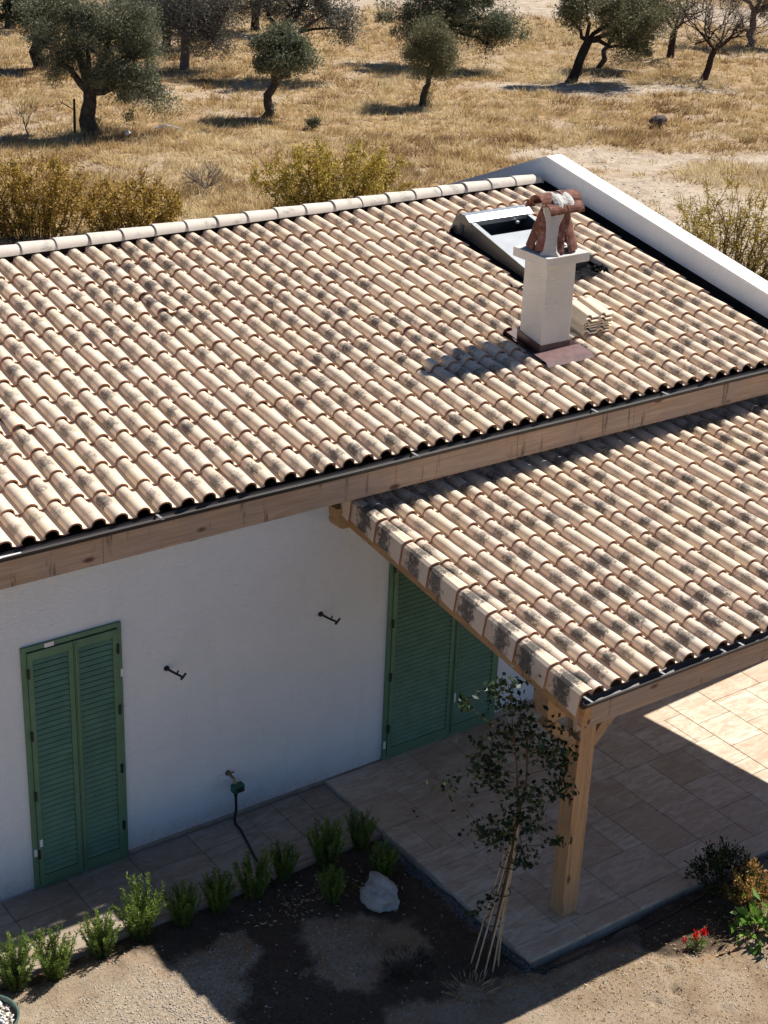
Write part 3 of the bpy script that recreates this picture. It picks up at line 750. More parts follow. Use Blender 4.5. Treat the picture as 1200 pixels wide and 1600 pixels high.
sf.face([rm(CX0 - 0.05, s0 - 0.22, 0.05), rm(CX0 - 0.05, s0 - 0.012, 0.02), rm(CX1 + 0.12, s0 - 0.012, 0.02), rm(CX1 + 0.12, s0 - 0.22, 0.05)])
part('side_flashing', sf, 'brown_flashing', chm, world=False)

def half_tile(L, r0, r1, th=0.014, n=8, arc=math.pi):
    """curved tile along +y, convex +z"""
    mb = MB(); rows = []
    for y, r in ((0, r0), (L, r1)):
        rows.append(([(math.sin(-arc / 2 + arc * i / n) * r, y, math.cos(-arc / 2 + arc * i / n) * r) for i in range(n + 1)], [(math.sin(-arc / 2 + arc * i / n) * (r - th), y, math.cos(-arc / 2 + arc * i / n) * (r - th)) for i in range(n + 1)]))
    (A, Ai), (B, Bi) = rows
    for i in range(n):
        mb.face([A[i], A[i + 1], B[i + 1], B[i]]); mb.face([Ai[i + 1], Ai[i], Bi[i], Bi[i + 1]])
        mb.face([A[i + 1], A[i], Ai[i], Ai[i + 1]]); mb.face([B[i], B[i + 1], Bi[i + 1], Bi[i]])
    for j in (0, n): mb.face([A[j], B[j], Bi[j], Ai[j]])
    return mb
def place(o, origin, ydir, zdir):
    y = Vector(ydir).normalized(); z = Vector(zdir); z = (z - y * z.dot(y)).normalized(); x = y.cross(z)
    mt = Matrix.Identity(4)
    for i in range(3): mt[i][0] = x[i]; mt[i][1] = y[i]; mt[i][2] = z[i]; mt[i][3] = origin[i]
    o.matrix_parent_inverse = Matrix.Identity(4); o.matrix_world = mt
    return mt
cx, cy = (CX0 + CX1) / 2, (CY0 + CY1) / 2
def cowl_tile(origin, ydir, zdir, L=0.50, r0=0.10, r1=0.075, mat='terracotta', arc=2.5):
    hm = half_tile(L, r0, r1, arc=arc)
    y = Vector(ydir).normalized(); z = Vector(zdir); z = (z - y * z.dot(y)).normalized(); xx = y.cross(z)
    hm.v = [tuple(Vector(origin) + xx * v[0] + y * v[1] + z * v[2]) for v in hm.v]
    return part('cowl_tile', hm, mat, chm, world=False, smooth=True)
zb, zt = 4.535, 4.93
# a tile leaning in at each corner; the front left one is daubed with mortar down its middle
for sx_, sy_ in ((-1, -1), (1, -1), (-1, 1), (1, 1)):
    u_ = Vector((sx_, sy_, 0)).normalized(); ra, rb_ = 0.165, 0.125
    b0 = Vector((cx + sx_ * 0.185, cy + sy_ * 0.170, zb - 0.004)) - u_ * ra; t0 = Vector((cx + sx_ * 0.085, cy + sy_ * 0.08, zt + 0.03)) - u_ * rb_
    cowl_tile(b0, t0 - b0, (sx_, sy_, 0.0), (t0 - b0).length, ra, rb_, arc=2.0)
pier = MB(); pts = []; dg = Vector((-0.7071, -0.7071, 0)); tg = Vector((0.7071, -0.7071, 0))
for z, ww, o_ in ((zb, 0.10, 0.270), (zb + 0.04, 0.070, 0.262), (zb + 0.15, 0.058, 0.226), (zb + 0.28, 0.068, 0.180), (zt - 0.02, 0.10, 0.150), (zt + 0.08, 0.12, 0.130)):
    c_ = Vector((cx, cy, z)) + dg * o_
    pts.append([c_ - tg * ww - dg * 0.05, c_ - tg * ww * 0.85 - dg * 0.008, c_ - tg * ww * 0.35, c_ + tg * ww * 0.35, c_ + tg * ww * 0.85 - dg * 0.008, c_ + tg * ww - dg * 0.05])
for a_, b_ in zip(pts[:-1], pts[1:]):
    for i in range(6): pier.face([a_[i], a_[(i + 1) % 6], b_[(i + 1) % 6], b_[i]])
pier.face(pts[-1])
part('mortar_pier', pier, 'mortar', chm, world=False, smooth=True)
# top: two tiles end to end along x, two short ones across at each end, mortar between
for x0, dx, L in ((cx - 0.235, 1, 0.19), (cx + 0.235, -1, 0.19)):
    cowl_tile((x0, cy, zt + 0.045), (dx, 0, 0.06), (0, 0, 1), L + 0.03, 0.105, 0.10, arc=2.9)
    cowl_tile((x0 + dx * 0.03, cy - 0.115, zt + 0.0), (dx, 0, 0.02), (0, -0.5, 1), 0.20, 0.075, 0.07, arc=2.6)
    cowl_tile((x0 + dx * 0.03, cy + 0.115, zt + 0.0), (dx, 0, 0.02), (0, 0.5, 1), 0.20, 0.075, 0.07, arc=2.6)
topm = MB(); pts = []
for i in range(9):
    t = i / 8; x_ = cx - 0.115 + 0.23 * t; bulge = 0.012 * math.sin(t * 9) + 0.02 * math.sin(math.pi * t)
    pts.append([(x_, cy + math.cos(a) * (0.155 + bulge), zt + 0.0 + max(-0.03, math.sin(a) * (0.135 + bulge))) for a in [math.pi * k / 10 for k in range(11)]] )
for a, b in zip(pts[:-1], pts[1:]):
    for i in range(10): topm.face([a[i], b[i], b[i + 1], a[i + 1]])
topm.face(pts[0]); topm.face(pts[-1][::-1])
part('mortar_cap', topm, 'mortar', chm, world=False, smooth=True)

# ------------------------------------------------------------------ skylight (roof window)
SKX0, SKX1, SKS0, SKS1 = 6.20, 7.05, 0.88, 2.10
RT = roof_m(0, 0)      # local: x, y = -s, z
def rbox(mb, x0, x1, sa, sb, h0, h1): mb.box((x0, -sb, h0), (x1, -sa, h1), RT); return mb
fr = MB()
def wedge(mb, x0, x1, sa, sb, base, ha, hb):
    mb.prism([(-sb, base), (-sa, base), (-sa, ha), (-sb, hb)], 0, x0, x1, RT)
# side rails slope: higher at the top
wedge(fr, SKX0, SKX0 + 0.055, SKS0 + 0.10, SKS1, -0.02, 0.215, 0.115); wedge(fr, SKX1 - 0.055, SKX1, SKS0 + 0.10, SKS1, -0.02, 0.215, 0.115)
rbox(fr, SKX0 + 0.055, SKX1 - 0.055, SKS1 - 0.05, SKS1 - 0.001, -0.02, 0.113); rbox(fr, SKX0 + 0.055, SKX1 - 0.055, SKS0 + 0.02, SKS0 + 0.12, -0.02, 0.14)
rbox(fr, SKX0 + 0.056, SKX1 - 0.056, SKS0 + 0.12, SKS1 - 0.05, -0.02, 0.02)
sk = part('skylight', fr, 'dark_grey_metal', house)
hd = MB()
hp = [(-(SKS0 + 0.20), 0.165), (-(SKS0 + 0.205), 0.225), (-(SKS0 + 0.12), 0.262), (-(SKS0 + 0.03), 0.25), (-(SKS0 - 0.04), 0.19), (-(SKS0 - 0.07), 0.09), (-(SKS0 - 0.06), -0.02), (-(SKS0 + 0.05), -0.02), (-(SKS0 + 0.06), 0.16)]
hd.prism(hp, 0, SKX0 - 0.022, SKX1 + 0.022, RT)
part('hood', hd, 'grey_metal', sk, world=False, bevel=0.004)
part('hood_end', MB().prism(hp, 0, SKX0 - 0.030, SKX0 - 0.0225, RT), 'dark_grey_metal', sk, world=False)
for x0 in (SKX0 - 0.002, SKX1 - 0.057):
    st = MB(); st.prism([(-(SKS1 + 0.004), 0.1155), (-(SKS0 + 0.2), 0.2075), (-(SKS0 + 0.2), 0.2135), (-(SKS1 + 0.004), 0.1215)], 0, x0, x0 + 0.059, RT)
    part('side_trim', st, 'grey_metal', sk, world=False)
pn = MB(); pn.prism([(-(SKS1 - 0.002), 0.106), (-(SKS0 + 0.42), 0.135), (-(SKS0 + 0.42), 0.145), (-(SKS1 - 0.002), 0.119)], 0, SKX0 + 0.057, SKX1 - 0.058, RT)
part('pane', pn, 'pane_blind', sk, world=False)
lk = MB(); rbox(lk, SKX1 - 0.22, SKX1 - 0.19, SKS0 + 0.21, SKS0 + 0.24, 0.14, 0.165); part('latch', lk, 'white_plastic', sk, world=False)
skf = MB()
for (xa, xb, sa, sb, h) in ((SKX0 - 0.10, SKX0 - 0.001, SKS0 - 0.05, SKS1 + 0.10, 0.012), (SKX1 + 0.001, SKX1 + 0.10, SKS0 - 0.05, SKS1 + 0.10, 0.012), (SKX0 - 0.10, SKX1 + 0.10, SKS1 + 0.002, SKS1 + 0.10, 0.016)):
    rbox(skf, xa, xb, sa, sb, h - 0.004, h)
part('skylight_flashing', skf, 'membrane', sk, world=False)
rr = np.random.default_rng(3)
def scrap(x, s, w, l, h, label, seed):
    r = np.random.default_rng(seed); nx, ny = 9, 7; mb = MB(); P = {}
    for i in range(nx):
        for j in range(ny): P[i, j] = RT @ Vector((x + w * (i / (nx - 1) - .5) + r.uniform(-.012, .012), -(s + l * (j / (ny - 1) - .5)) + r.uniform(-.012, .012), h + r.uniform(-0.012, 0.035)))
    for i in range(nx - 1):
        for j in range(ny - 1): mb.face([P[i, j], P[i + 1, j], P[i + 1, j + 1], P[i, j + 1]])
    o = link('flashing_scrap', mb.mesh('flashing_scrap', 'membrane')); tag(o, label, 'flashing', 'black flashing scraps below the skylight')
scrap(6.72, 2.28, 0.62, 0.16, 0.075, 'crumpled black flashing strip across the tiles right behind the chimney', 5)
scrap(7.06, 2.30, 0.13, 0.13, 0.10, 'small bunched black flashing end at the right tip of the crumpled strip', 6)
scrap(5.98, 2.24, 0.16, 0.20, 0.04, 'black flashing flap showing under the skylight corner left of the chimney', 8)

# stack of spare tiles beside the chimney
def flat_tile_mesh():
    mb = MB(); L = 0.37; n = 16; w = 0.36
    def zf(t): return 0.036 * max(0.0, math.sin(t * math.pi * 4)) ** 0.7 * (1 if (t * 2) % 1 < 1 else 0)
    for th, flip in ((0.0, False), (-0.013, True)):
        for i in range(n):
            a, b = i / n, (i + 1) / n; q = [((a - .5) * w, 0, zf(a) + th), ((b - .5) * w, 0, zf(b) + th), ((b - .5) * w, L, zf(b) + th), ((a - .5) * w, L, zf(a) + th)]
            mb.face(q[::-1] if flip else q, [(0.9, 0.1, 0.3)] * 4)
    for y in (0, L):
        for i in range(n):
            a, b = i / n, (i + 1) / n; q = [((a - .5) * w, y, zf(a)), ((b - .5) * w, y, zf(b)), ((b - .5) * w, y, zf(b) - 0.013), ((a - .5) * w, y, zf(a) - 0.013)]; mb.face(q if y else q[::-1], [(0.9, -1, 0.3)] * 4)
    for t in (0, 1): mb.face([((t - .5) * w, 0, 0), ((t - .5) * w, L, 0), ((t - .5) * w, L, -0.013), ((t - .5) * w, 0, -0.013)], [(0.9, -1, 0.3)] * 4)
    return mb
ftm = flat_tile_mesh().mesh('spare_tile', 'tile')
names_ = ['bottom spare tile of the small stack on the roof beside the chimney', 'second spare tile from the bottom of the stack beside the chimney', 'third spare tile from the bottom of the stack beside the chimney', 'third spare tile from the top of the stack beside the chimney', 'second spare tile from the top of the stack beside the chimney', 'topmost spare tile of the stack beside the chimney']
for i in range(6):
    o = link('spare_tile', ftm); o.matrix_world = roof_m(6.06 + rr.uniform(-0.022, 0.022), 3.42 - 0.010 * i + rr.uniform(-0.028, 0.028), 0.086 + 0.029 * i, math.radians(-3 + rr.uniform(-2.5, 2.5))); tag(o, names_[i], 'roof tile', 'spare tiles stacked on the roof')

# ------------------------------------------------------------------ porch
porch = thing('porch', 'timber porch with a tiled lean-to roof on a square wooden post over the terrace', 'porch', (2.98, -2.73, 0.03))
pcols = [2.65 + PW * i for i in range(29)]
k_n = 0; pr = random.Random(9)
for ci, x in enumerate(pcols):
    for k in range(9):
        s = PE * k + 0.02
        if s > 3.10: continue
        o = link('porch_tile', PORCH_ME[pr.randrange(28)], porch)
        o.matrix_parent_inverse = Matrix.Translation(-Vector(porch.location))
        o.matrix_basis = porch_m(x + pr.uniform(-0.002, 0.002), s + pr.uniform(-0.008, 0.008), pr.uniform(0, 0.004), math.radians(pr.uniform(-1.2, 1.2))); k_n += 1
PT = porch_m(0, 0)
def pbox(mb, x0, x1, sa, sb, h0, h1): mb.box((x0, sa, h0), (x1, sb, h1), PT); return mb
SL = 3.19
part('porch_deck', pbox(MB(), 2.52, 7.95, 0.04, SL, -0.045, -0.018), 'wood_y', porch)
part('verge_rafter', pbox(MB(), 2.515, 2.60, -0.02, SL, -0.235, -0.047), 'wood_y', porch, bevel=0.003)
for xx in (3.25, 3.9, 4.55, 5.2, 5.85, 6.5): part('rafter', pbox(MB(), xx, xx + 0.08, 0.06, SL, -0.17, -0.047), 'wood_y', porch, bevel=0.003)
part('verge_rafter', pbox(MB(), 7.865, 7.95, -0.02, SL, -0.33, -0.047), 'wood_y', porch, bevel=0.003)
# verge tiles: L section, overlapping
def verge_mesh(seed):
    r = random.Random(seed); mb = MB(); rnd = (3 + 2 * seed + 0.92) / 17.31; L = PE + 0.04; t = 0.014
    def ring(y, f, lift):
        xo = -0.022 * f; d = 0.185 + 0.026 * f
        return [(0.100, y, 0.036 + lift), (0.088, y, 0.062 + lift), (0.060, y, 0.068 + lift), (0.024 + xo, y, 0.060 + lift), (xo, y, 0.040 + lift), (xo - 0.004 * f, y, 0.06 - d + lift)]
    A = ring(0, 1.15, 0.030); B = ring(L, 0.0, 0.0); n = len(A)
    for i in range(n - 1): mb.face([A[i], B[i], B[i + 1], A[i + 1]], [(0.0, 0, rnd), (0.0, 0.95, rnd), (0.0, 0.95, rnd), (0.0, 0, rnd)])
    I = [(x + (t if i > 2 else 0), y, z - (t if i < 5 else 0)) for i, (x, y, z) in enumerate(A)]
    for i in range(n - 1): mb.face([A[i], A[i + 1], I[i + 1], I[i]], [(0.2, -1, rnd)] * 4)
    mb.face([A[-1], B[-1], (B[-1][0] + t, L, B[-1][2]), (I[-1][0], 0, A[-1][2])], [(0.2, -1, rnd)] * 4)
    return mb.mesh('verge_tile', 'tile', False, True)
VM = [verge_mesh(i) for i in range(5)]
for k in range(9):
    s = -0.005 + PE * k
    if s > 3.05: continue
    o = link('verge_tile', VM[k % 5], porch); o.matrix_parent_inverse = Matrix.Translation(-Vector(porch.location)); o.matrix_basis = porch_m(2.475, s, 0.006, math.radians(pr.uniform(-0.6, 0.6)))
part('fascia_board', MB().box((2.50, -3.165, 2.235), (7.96, -3.125, 2.46)), 'fascia_wood', porch, bevel=0.002)
g2 = gutter(2.475, 7.97, -3.2165, 2.522, 0.0505, 'gutter', porch)
for xx in (2.53, 3.27, 3.92, 4.12, 5.3, 6.6): part('gutter_clip', MB().box((xx, -3.27, 2.5235), (xx + 0.02, -3.165, 2.5275)), 'grey_metal', g2, world=False)
# front beam with carved end, ledger with carved end
def carved(mb, xl, xr, y0, y1, z0, z1):
    h = z1 - z0
    pr_ = [(xl, z1), (xl, z0 + h * 0.62), (xl + 0.012, z0 + h * 0.50), (xl, z0 + h * 0.38), (xl + 0.015, z0 + h * 0.16), (xl + 0.05, z0 + h * 0.04), (xl + 0.08, z0), (xr, z0), (xr, z1)]
    mb.prism(pr_, 1, y0, y1)
b_ = MB(); carved(b_, 2.60, 7.9, -2.73, -2.56, 2.04, 2.285); part('front_beam', b_, 'wood_x', porch, bevel=0.003)
b_ = MB(); carved(b_, 2.40, 7.9, -0.13, -0.002, 2.66, 2.86); part('wall_ledger', b_, 'wood_x', porch, bevel=0.003)
part('post', MB().box((2.976, -2.73, 0.032), (3.145, -2.575, 2.04)), 'wood_z', porch, bevel=0.004)
part('post', MB().box((7.40, -2.73, 0.032), (7.58, -2.56, 2.04)), 'wood_z', porch, bevel=0.004)
def brace(xa, za, xb, zb, y0=-2.70, y1=-2.60, w=0.05):
    d = Vector((xb - xa, 0, zb - za)).normalized(); n_ = Vector((-d.z, 0, d.x)) * w
    a, b = Vector((xa, 0, za)), Vector((xb, 0, zb)); e = [a - n_, b - n_, b + n_, a + n_]
    return MB().prism([(q.x, q.z) for q in e], 1, y0, y1)
part('brace', brace(2.985, 1.66, 2.66, 2.02), 'wood_x', porch, bevel=0.003); part('brace', brace(3.15, 1.66, 3.48, 2.02), 'wood_x', porch, bevel=0.003)
part('brace', brace(7.41, 1.66, 7.08, 2.02), 'wood_x', porch, bevel=0.003)

# ------------------------------------------------------------------ wall fixtures
def shutter_stay(x, z, label):
    t = thing('wall_bracket', label, 'bracket', (x, 0, z), 'black brackets on the white wall')
    part('base', MB().tube([(0, 0, 0), (0, -0.012, 0)], 0.024, 12), 'black_metal', t, world=False)
    part('arm', MB().tube([(0, -0.012, 0), (0.03, -0.10, -0.01), (0.055, -0.185, -0.012)], [0.012, 0.010, 0.010], 8), 'black_metal', t, world=False, smooth=True)
    part('hook', MB().tube([(0.035, -0.115, -0.012), (0.05, -0.12, 0.02)], 0.008, 6).tube([(0.035, -0.185, -0.03), (0.055, -0.187, -0.012), (0.085, -0.185, 0.018)], 0.010, 6), 'black_metal', t, world=False)
shutter_stay(0.80, 1.73, 'black metal bracket on the wall to the right of the left green door')
shutter_stay(2.34, 1.81, 'black metal bracket on the wall close to the porch and the patio door')
tp = thing('garden_tap', 'brass wall tap with a green watering timer and black hose running down', 'garden tap', (1.39, 0, 0.45))
part('spout', MB().tube([(0, 0, 0.03), (0, -0.05, 0.03), (0.005, -0.10, 0.02), (0.01, -0.115, -0.03)], [0.014, 0.012, 0.014, 0.013], 8).tube([(0, -0.06, 0.03), (0, -0.06, 0.06)], 0.007, 6).tube([(-0.03, -0.06, 0.062), (0.03, -0.06, 0.062)], 0.007, 6).tube([(0, -0.001, 0.03), (0, -0.008, 0.03)], 0.026, 12), 'brass', tp, world=False, smooth=True)
part('timer_box', MB().box((-0.03, -0.165, -0.105), (0.085, -0.09, -0.025)), 'hose_green', tp, world=False, bevel=0.014)
part('timer_dial', MB().tube([(0.028, -0.166, -0.065), (0.028, -0.174, -0.065)], 0.026, 14), 'black_metal', tp, world=False)
part('timer_outlet', MB().tube([(0.01, -0.125, -0.10), (0.01, -0.125, -0.15)], [0.02, 0.016], 10), 'black_metal', tp, world=False)
part('hose', MB().tube([(0.01, -0.125, -0.15), (0.012, -0.13, -0.28), (0.0, -0.12, -0.40), (-0.002, -0.14, -0.434), (-0.01, -0.25, -0.436), (-0.06, -0.45, -0.436), (-0.11, -0.65, -0.436), (-0.14, -0.93, -0.44), (-0.15, -1.05, -0.47)], 0.0125, 8), 'black_metal', tp, world=False, smooth=True)
pts = [(2.47, -3.10), (2.62, -3.13), (2.79, -3.14), (3.1, -3.13), (3.48, -3.16), (3.9, -3.15), (4.27, -3.12), (4.6, -3.17), (4.94, -3.23), (5.6, -3.25), (6.5, -3.22)]
o = link('drip_line', MB().tube([(2.30, -2.75, -0.01), (2.34, -3.0, -0.02)] + [(a, b, -0.012) for a, b in pts], 0.010, 6).mesh('drip_line', 'black_metal', True)); tag(o, 'black irrigation pipe lying on the soil along the terrace edge', 'irrigation pipe')
o = link('pipe_elbow', MB().tube([(2.38, -3.075, -0.01), (2.44, -3.11, -0.002), (2.50, -3.10, -0.008)], 0.02, 8).tube([(2.44, -3.11, -0.002), (2.45, -3.15, 0.0)], 0.017, 8).mesh('pipe_elbow', 'black_metal')); tag(o, 'black plastic pipe elbow at the corner of the terrace', 'pipe fitting')

# ------------------------------------------------------------------ plants near the house
def mesh_leaves(name, chunks, mat, **k):
    V = []; F = []; Rn = []; off = 0
    for v, f, q in chunks: V.append(v); F.append(f + off); Rn.append(q); off += len(v)
    return npmesh(name, np.concatenate(V), np.concatenate(F), mat, {'rnd': np.concatenate(Rn)})
def rosemary(seed, h, rad, nst):
    r = np.random.default_rng(seed); segs = []; P = []; D = []; Q = []
    for i in range(nst):
        a = r.uniform(0, 6.283); q = rad * math.sqrt(r.random()); b = np.array([math.cos(a) * q * 0.45, math.sin(a) * q * 0.45, 0.0])
        lean = np.array([math.cos(a) * q * 0.8, math.sin(a) * q * 0.8, 0]); hh = h * r.uniform(0.6, 1.05) * (1 - 0.25 * q / rad)
        curve = r.normal(size=3) * 0.02; prev = b; rn = r.random() * 0.5
        for k in range(1, 8):
            t = k / 7; p = b + lean * t ** 1.4 + np.array([0, 0, hh * t]) + curve * math.sin(t * 3.0)
            segs.append((prev, p, 0.004 * (1.15 - t), 0.004 * (1.0 - t) + 0.0008)); d = unit(p - prev)
            nn = 20
            for j in range(nn):
                tt = r.random(); P.append(prev + (p - prev) * tt); D.append(d * r.uniform(0.5, 1.1) + r.normal(size=3) * 0.55); Q.append(min(1, rn + 0.25 * t + r.random() * 0.3))
            prev = p
    P = np.array(P); D = np.array(D)
    return npmesh('stems', *tubes(segs, 3), 'twig_brown'), mesh_leaves('needles', [leaves(P, D, r.uniform(0.022, 0.036, len(P)), 0.0065, r, np.array(Q))], 'rosemary_leaf')
RV = [rosemary(20 + i, 0.47, 0.15, n) for i, n in enumerate((34, 44, 60))]
ros = [(-1.10, -1.03, 2, 0.92, 0, 'sunlit rosemary bush at the far left of the row beside the path'),
       (-0.80, -1.07, 1, 0.92, 1, 'sunlit leafy rosemary bush, second from the left in the row'),
       (-0.38, -1.04, 2, 0.80, 2, 'compact sunlit rosemary bush where the bright strip of path ends'),
       (0.0, -0.98, 1, 1.05, 1, 'tall half sunlit rosemary bush just below the left green door'),
       (0.36, -1.02, 2, 1.0, 0, 'shaded rosemary bush next to the last sunlit one'),
       (0.70, -1.03, 2, 1.0, 1, 'shaded rosemary bush left of where the black hose meets the bed'),
       (1.03, -1.03, 1, 1.15, 2, 'shaded rosemary bush at the end of the black hose'),
       (1.36, -0.97, 2, 0.92, 1, 'shaded rosemary bush right of the hose in the dark row'),
       (1.78, -1.03, 2, 1.18, 2, 'large dark rosemary bush, second from the terrace corner'),
       (2.16, -0.98, 1, 1.0, 0, 'dark rosemary bush closest to the terrace and the wall'),
       (1.55, -1.45, 2, 0.85, 1, 'low dark rosemary bush to the left of the white rock'),
       (2.10, -1.42, 2, 0.9, 0, 'low dark rosemary bush between the white rock and the terrace')]
for i, (x, y, v, sc, rz, lab) in enumerate(ros):
    t = thing('rosemary_bush', lab, 'rosemary', (x, y, float(szat(x, y)[0])), 'rosemary bushes planted along the path')
    sc *= 1.04 if i < 4 else 0.78
    t.rotation_euler = (0, 0, rz * 2.1 + i); t.scale = (sc * 1.08, sc * 1.08, sc * 1.16)
    link('stems', RV[v][0], t); link('needles', RV[v][1], t)
    
# little leaning tree tied to canes
lt = thing('young_tree', 'young leaning tree with dark small leaves tied to bamboo canes beside the post', 'tree', (2.13, -2.75, -0.03))
r = np.random.default_rng(44); O = np.array([2.15, -2.75, 0.0]); L0 = lambda p: (np.array(p, float) - np.array(lt.location))
stem = [(2.18, -2.75, -0.04), (2.27, -2.75, 0.5), (2.34, -2.75, 0.95), (2.38, -2.74, 1.35), (2.33, -2.74, 1.75), (2.24, -2.75, 2.15), (2.2, -2.76, 2.42)]
segs = []; 
for a, b, r0, r1 in zip(stem[:-1], stem[1:], (0.016, 0.014, 0.012, 0.010, 0.007, 0.005), (0.014, 0.012, 0.010, 0.007, 0.005, 0.003)): segs.append((L0(a), L0(b), r0, r1))
stem2 = [(2.13, -2.70, -0.04), (2.26, -2.72, 0.6), (2.42, -2.70, 1.15), (2.48, -2.70, 1.6), (2.44, -2.7, 2.0)]
for a, b in zip(stem2[:-1], stem2[1:]): segs.append((L0(a), L0(b), 0.010, 0.008))
tips = [((2.33, -2.75, 0.9), (1.65, -2.75, 1.84), 55, .07), ((2.33, -2.75, 0.95), (2.0, -2.78, 1.32), 110, .085), ((2.3, -2.75, 2.0), (1.78, -2.72, 2.50), 60, .05), ((2.24, -2.75, 2.1), (2.05, -2.75, 2.52), 110, .07), ((2.2, -2.7, 2.3), (2.28, -2.70, 2.50), 70, .07),
        ((2.36, -2.75, 1.6), (2.02, -2.75, 2.02), 150, .10), ((2.35, -2.74, 1.7), (2.02, -2.7, 1.80), 130, .09), ((2.36, -2.75, 1.5), (2.15, -2.7, 1.70), 120, .10), ((2.35, -2.75, 1.8), (2.18, -2.75, 2.1), 130, .10), ((2.38, -2.75, 1.8), (2.42, -2.8, 2.05), 170, .12),
        ((2.45, -2.7, 1.7), (2.60, -2.8, 1.88), 160, .10), ((2.46, -2.7, 1.6), (2.78, -2.8, 1.72), 130, .09), ((2.46, -2.7, 1.4), (2.75, -2.8, 1.48), 90, .08), ((2.44, -2.7, 1.3), (2.86, -2.75, 1.33), 45, .05), ((2.42, -2.75, 1.4), (2.35, -2.85, 1.55), 170, .12),
        ((2.40, -2.75, 1.2), (2.36, -2.8, 1.30), 170, .11), ((2.38, -2.75, 1.1), (2.26, -2.7, 1.15), 120, .09), ((2.40, -2.75, 1.0), (2.80, -2.78, 0.92), 50, .05), ((2.38, -2.75, 1.0), (2.66, -2.7, 1.05), 40, .06), ((2.36, -2.75, 0.85), (2.55, -2.7, 0.75), 35, .05),
        ((2.3, -2.75, 0.8), (1.95, -2.8, 0.55), 28, .05), ((2.3, -2.75, 0.7), (2.12, -2.8, 0.62), 22, .04), ((2.32, -2.75, 0.8), (2.40, -2.8, 0.95), 70, .08), ((2.38, -2.72, 1.9), (2.35, -2.7, 2.25), 130, .10)]
chunks = []
for a, b, n, sp in tips:
    a = L0(a); b = L0(b); mid = (a + b) / 2 + np.array([0, 0, -0.03]); segs += [(a, mid, 0.004, 0.003), (mid, b, 0.003, 0.002)]
    n = int(n * 0.5); P = b + r.normal(size=(n, 3)) * sp * 0.8 * np.array([1, 0.9, 0.75]); m2 = n // 3; tt = r.random((m2, 1)); P2 = mid + (b - mid) * tt + r.normal(size=(m2, 3)) * sp * 0.35
    P = np.concatenate([P, P2]); D = r.normal(size=(len(P), 3)) + np.array([0, 0, -0.3]); chunks.append(leaves(P, D, r.uniform(0.04, 0.066, len(P)), r.uniform(0.026, 0.042, len(P)), r))
link('trunk', npmesh('trunk', *tubes(segs, 5), 'twig_brown'), lt); link('crown', mesh_leaves('crown', chunks, 'dark_leaf'), lt)
canes = [((1.99, -2.82, -0.05), (2.38, -2.73, 1.15)), ((2.06, -2.86, -0.05), (2.36, -2.78, 1.0)), ((2.14, -2.87, -0.05), (2.41, -2.74, 1.3)), ((2.22, -2.84, -0.05), (2.36, -2.7, 0.9)), ((2.26, -2.78, -0.05), (2.43, -2.72, 1.25)), ((2.05, -2.70, -0.05), (2.44, -2.70, 1.4))]
for a, b in canes: part('cane', MB().tube([L0(a), L0(b)], [0.0075, 0.006], 6), 'cane', lt, world=False, smooth=True)
for z, xx in ((0.62, 2.26), (0.86, 2.315), (0.35, 2.20)):
    tie = MB().tube([L0((xx + math.cos(t) * 0.075, -2.76 + math.sin(t) * 0.07, z + 0.01 * math.sin(2 * t))) for t in np.linspace(0, 6.283, 13)], 0.005, 5, False); part('tie', tie, 'black_metal', lt, world=False)

# shrubs at the right end of the bed
def bush(seed, rx, ry, h, n, size, mat, stems=22, spread=1.0, name='foliage'):
    r = np.random.default_rng(seed); segs = []; chunks = []
    per = n // stems
    for i in range(stems):
        a = r.uniform(0, 6.283); q = math.sqrt(r.random()) * spread; tip = np.array([math.cos(a) * rx * q, math.sin(a) * ry * q, h * (1 - 0.45 * q * q) * r.uniform(0.75, 1.1)])
        mid = tip * np.array([0.45, 0.45, 0.55]); segs += [(np.zeros(3), mid, 0.006, 0.004), (mid, tip, 0.004, 0.0015)]
        t = r.random((per, 1)) ** 0.6; P = mid + (tip - mid) * t + r.normal(size=(per, 3)) * size * 0.55; D = unit(P - np.array([0, 0, h * 0.2])) + r.normal(size=(per, 3)) * 0.6
        chunks.append(leaves(P, D, r.uniform(0.7, 1.2, per) * size, r.uniform(0.35, 0.5, per) * size, r, np.clip(r.random(per) * 0.7 + 0.3 * t[:, 0], 0, 1), 0.08))
    return npmesh('stems', *tubes(segs, 4), 'twig_brown'), mesh_leaves(name, chunks, mat)
def plant(name, label, cat, loc, meshes, group=None):
    t = thing(name, label, cat, loc, group)
    for n_, me in meshes: link(n_, me, t)
    return t
b1 = bush(61, 0.34, 0.3, 0.50, 2600, 0.036, 'dark_leaf', 46); plant('dark_bush', 'dark green upright bush in the shade at the terrace edge', 'bush', (4.38, -3.20, -0.04), [('stems', b1[0]), ('foliage', b1[1])])
b2 = bush(62, 0.23, 0.22, 0.44, 2400, 0.032, 'variegated_leaf', 40); plant('variegated_bush', 'round bush with orange and yellow new leaves in front of the dark bush', 'bush', (4.44, -3.46, -0.04), [('stems', b2[0]), ('foliage', b2[1])])
b3 = bush(63, 0.20, 0.18, 0.20, 90, 0.115, 'fresh_leaf', 14); plant('leafy_plant', 'bright green plant with broad glossy leaves by the right edge', 'plant', (4.28, -3.70, -0.04), [('stems', b3[0]), ('leaves', b3[1])], 'broad leaved plants at the right edge')
b4 = bush(64, 0.24, 0.22, 0.26, 150, 0.10, 'fresh_leaf', 18); plant('leafy_plant', 'larger bright green plant cut by the right edge, below the orange bush', 'plant', (4.42, -3.92, -0.04), [('stems', b4[0]), ('leaves', b4[1])], 'broad leaved plants at the right edge')
fp = bush(65, 0.075, 0.07, 0.08, 90, 0.035, 'fresh_leaf', 12)
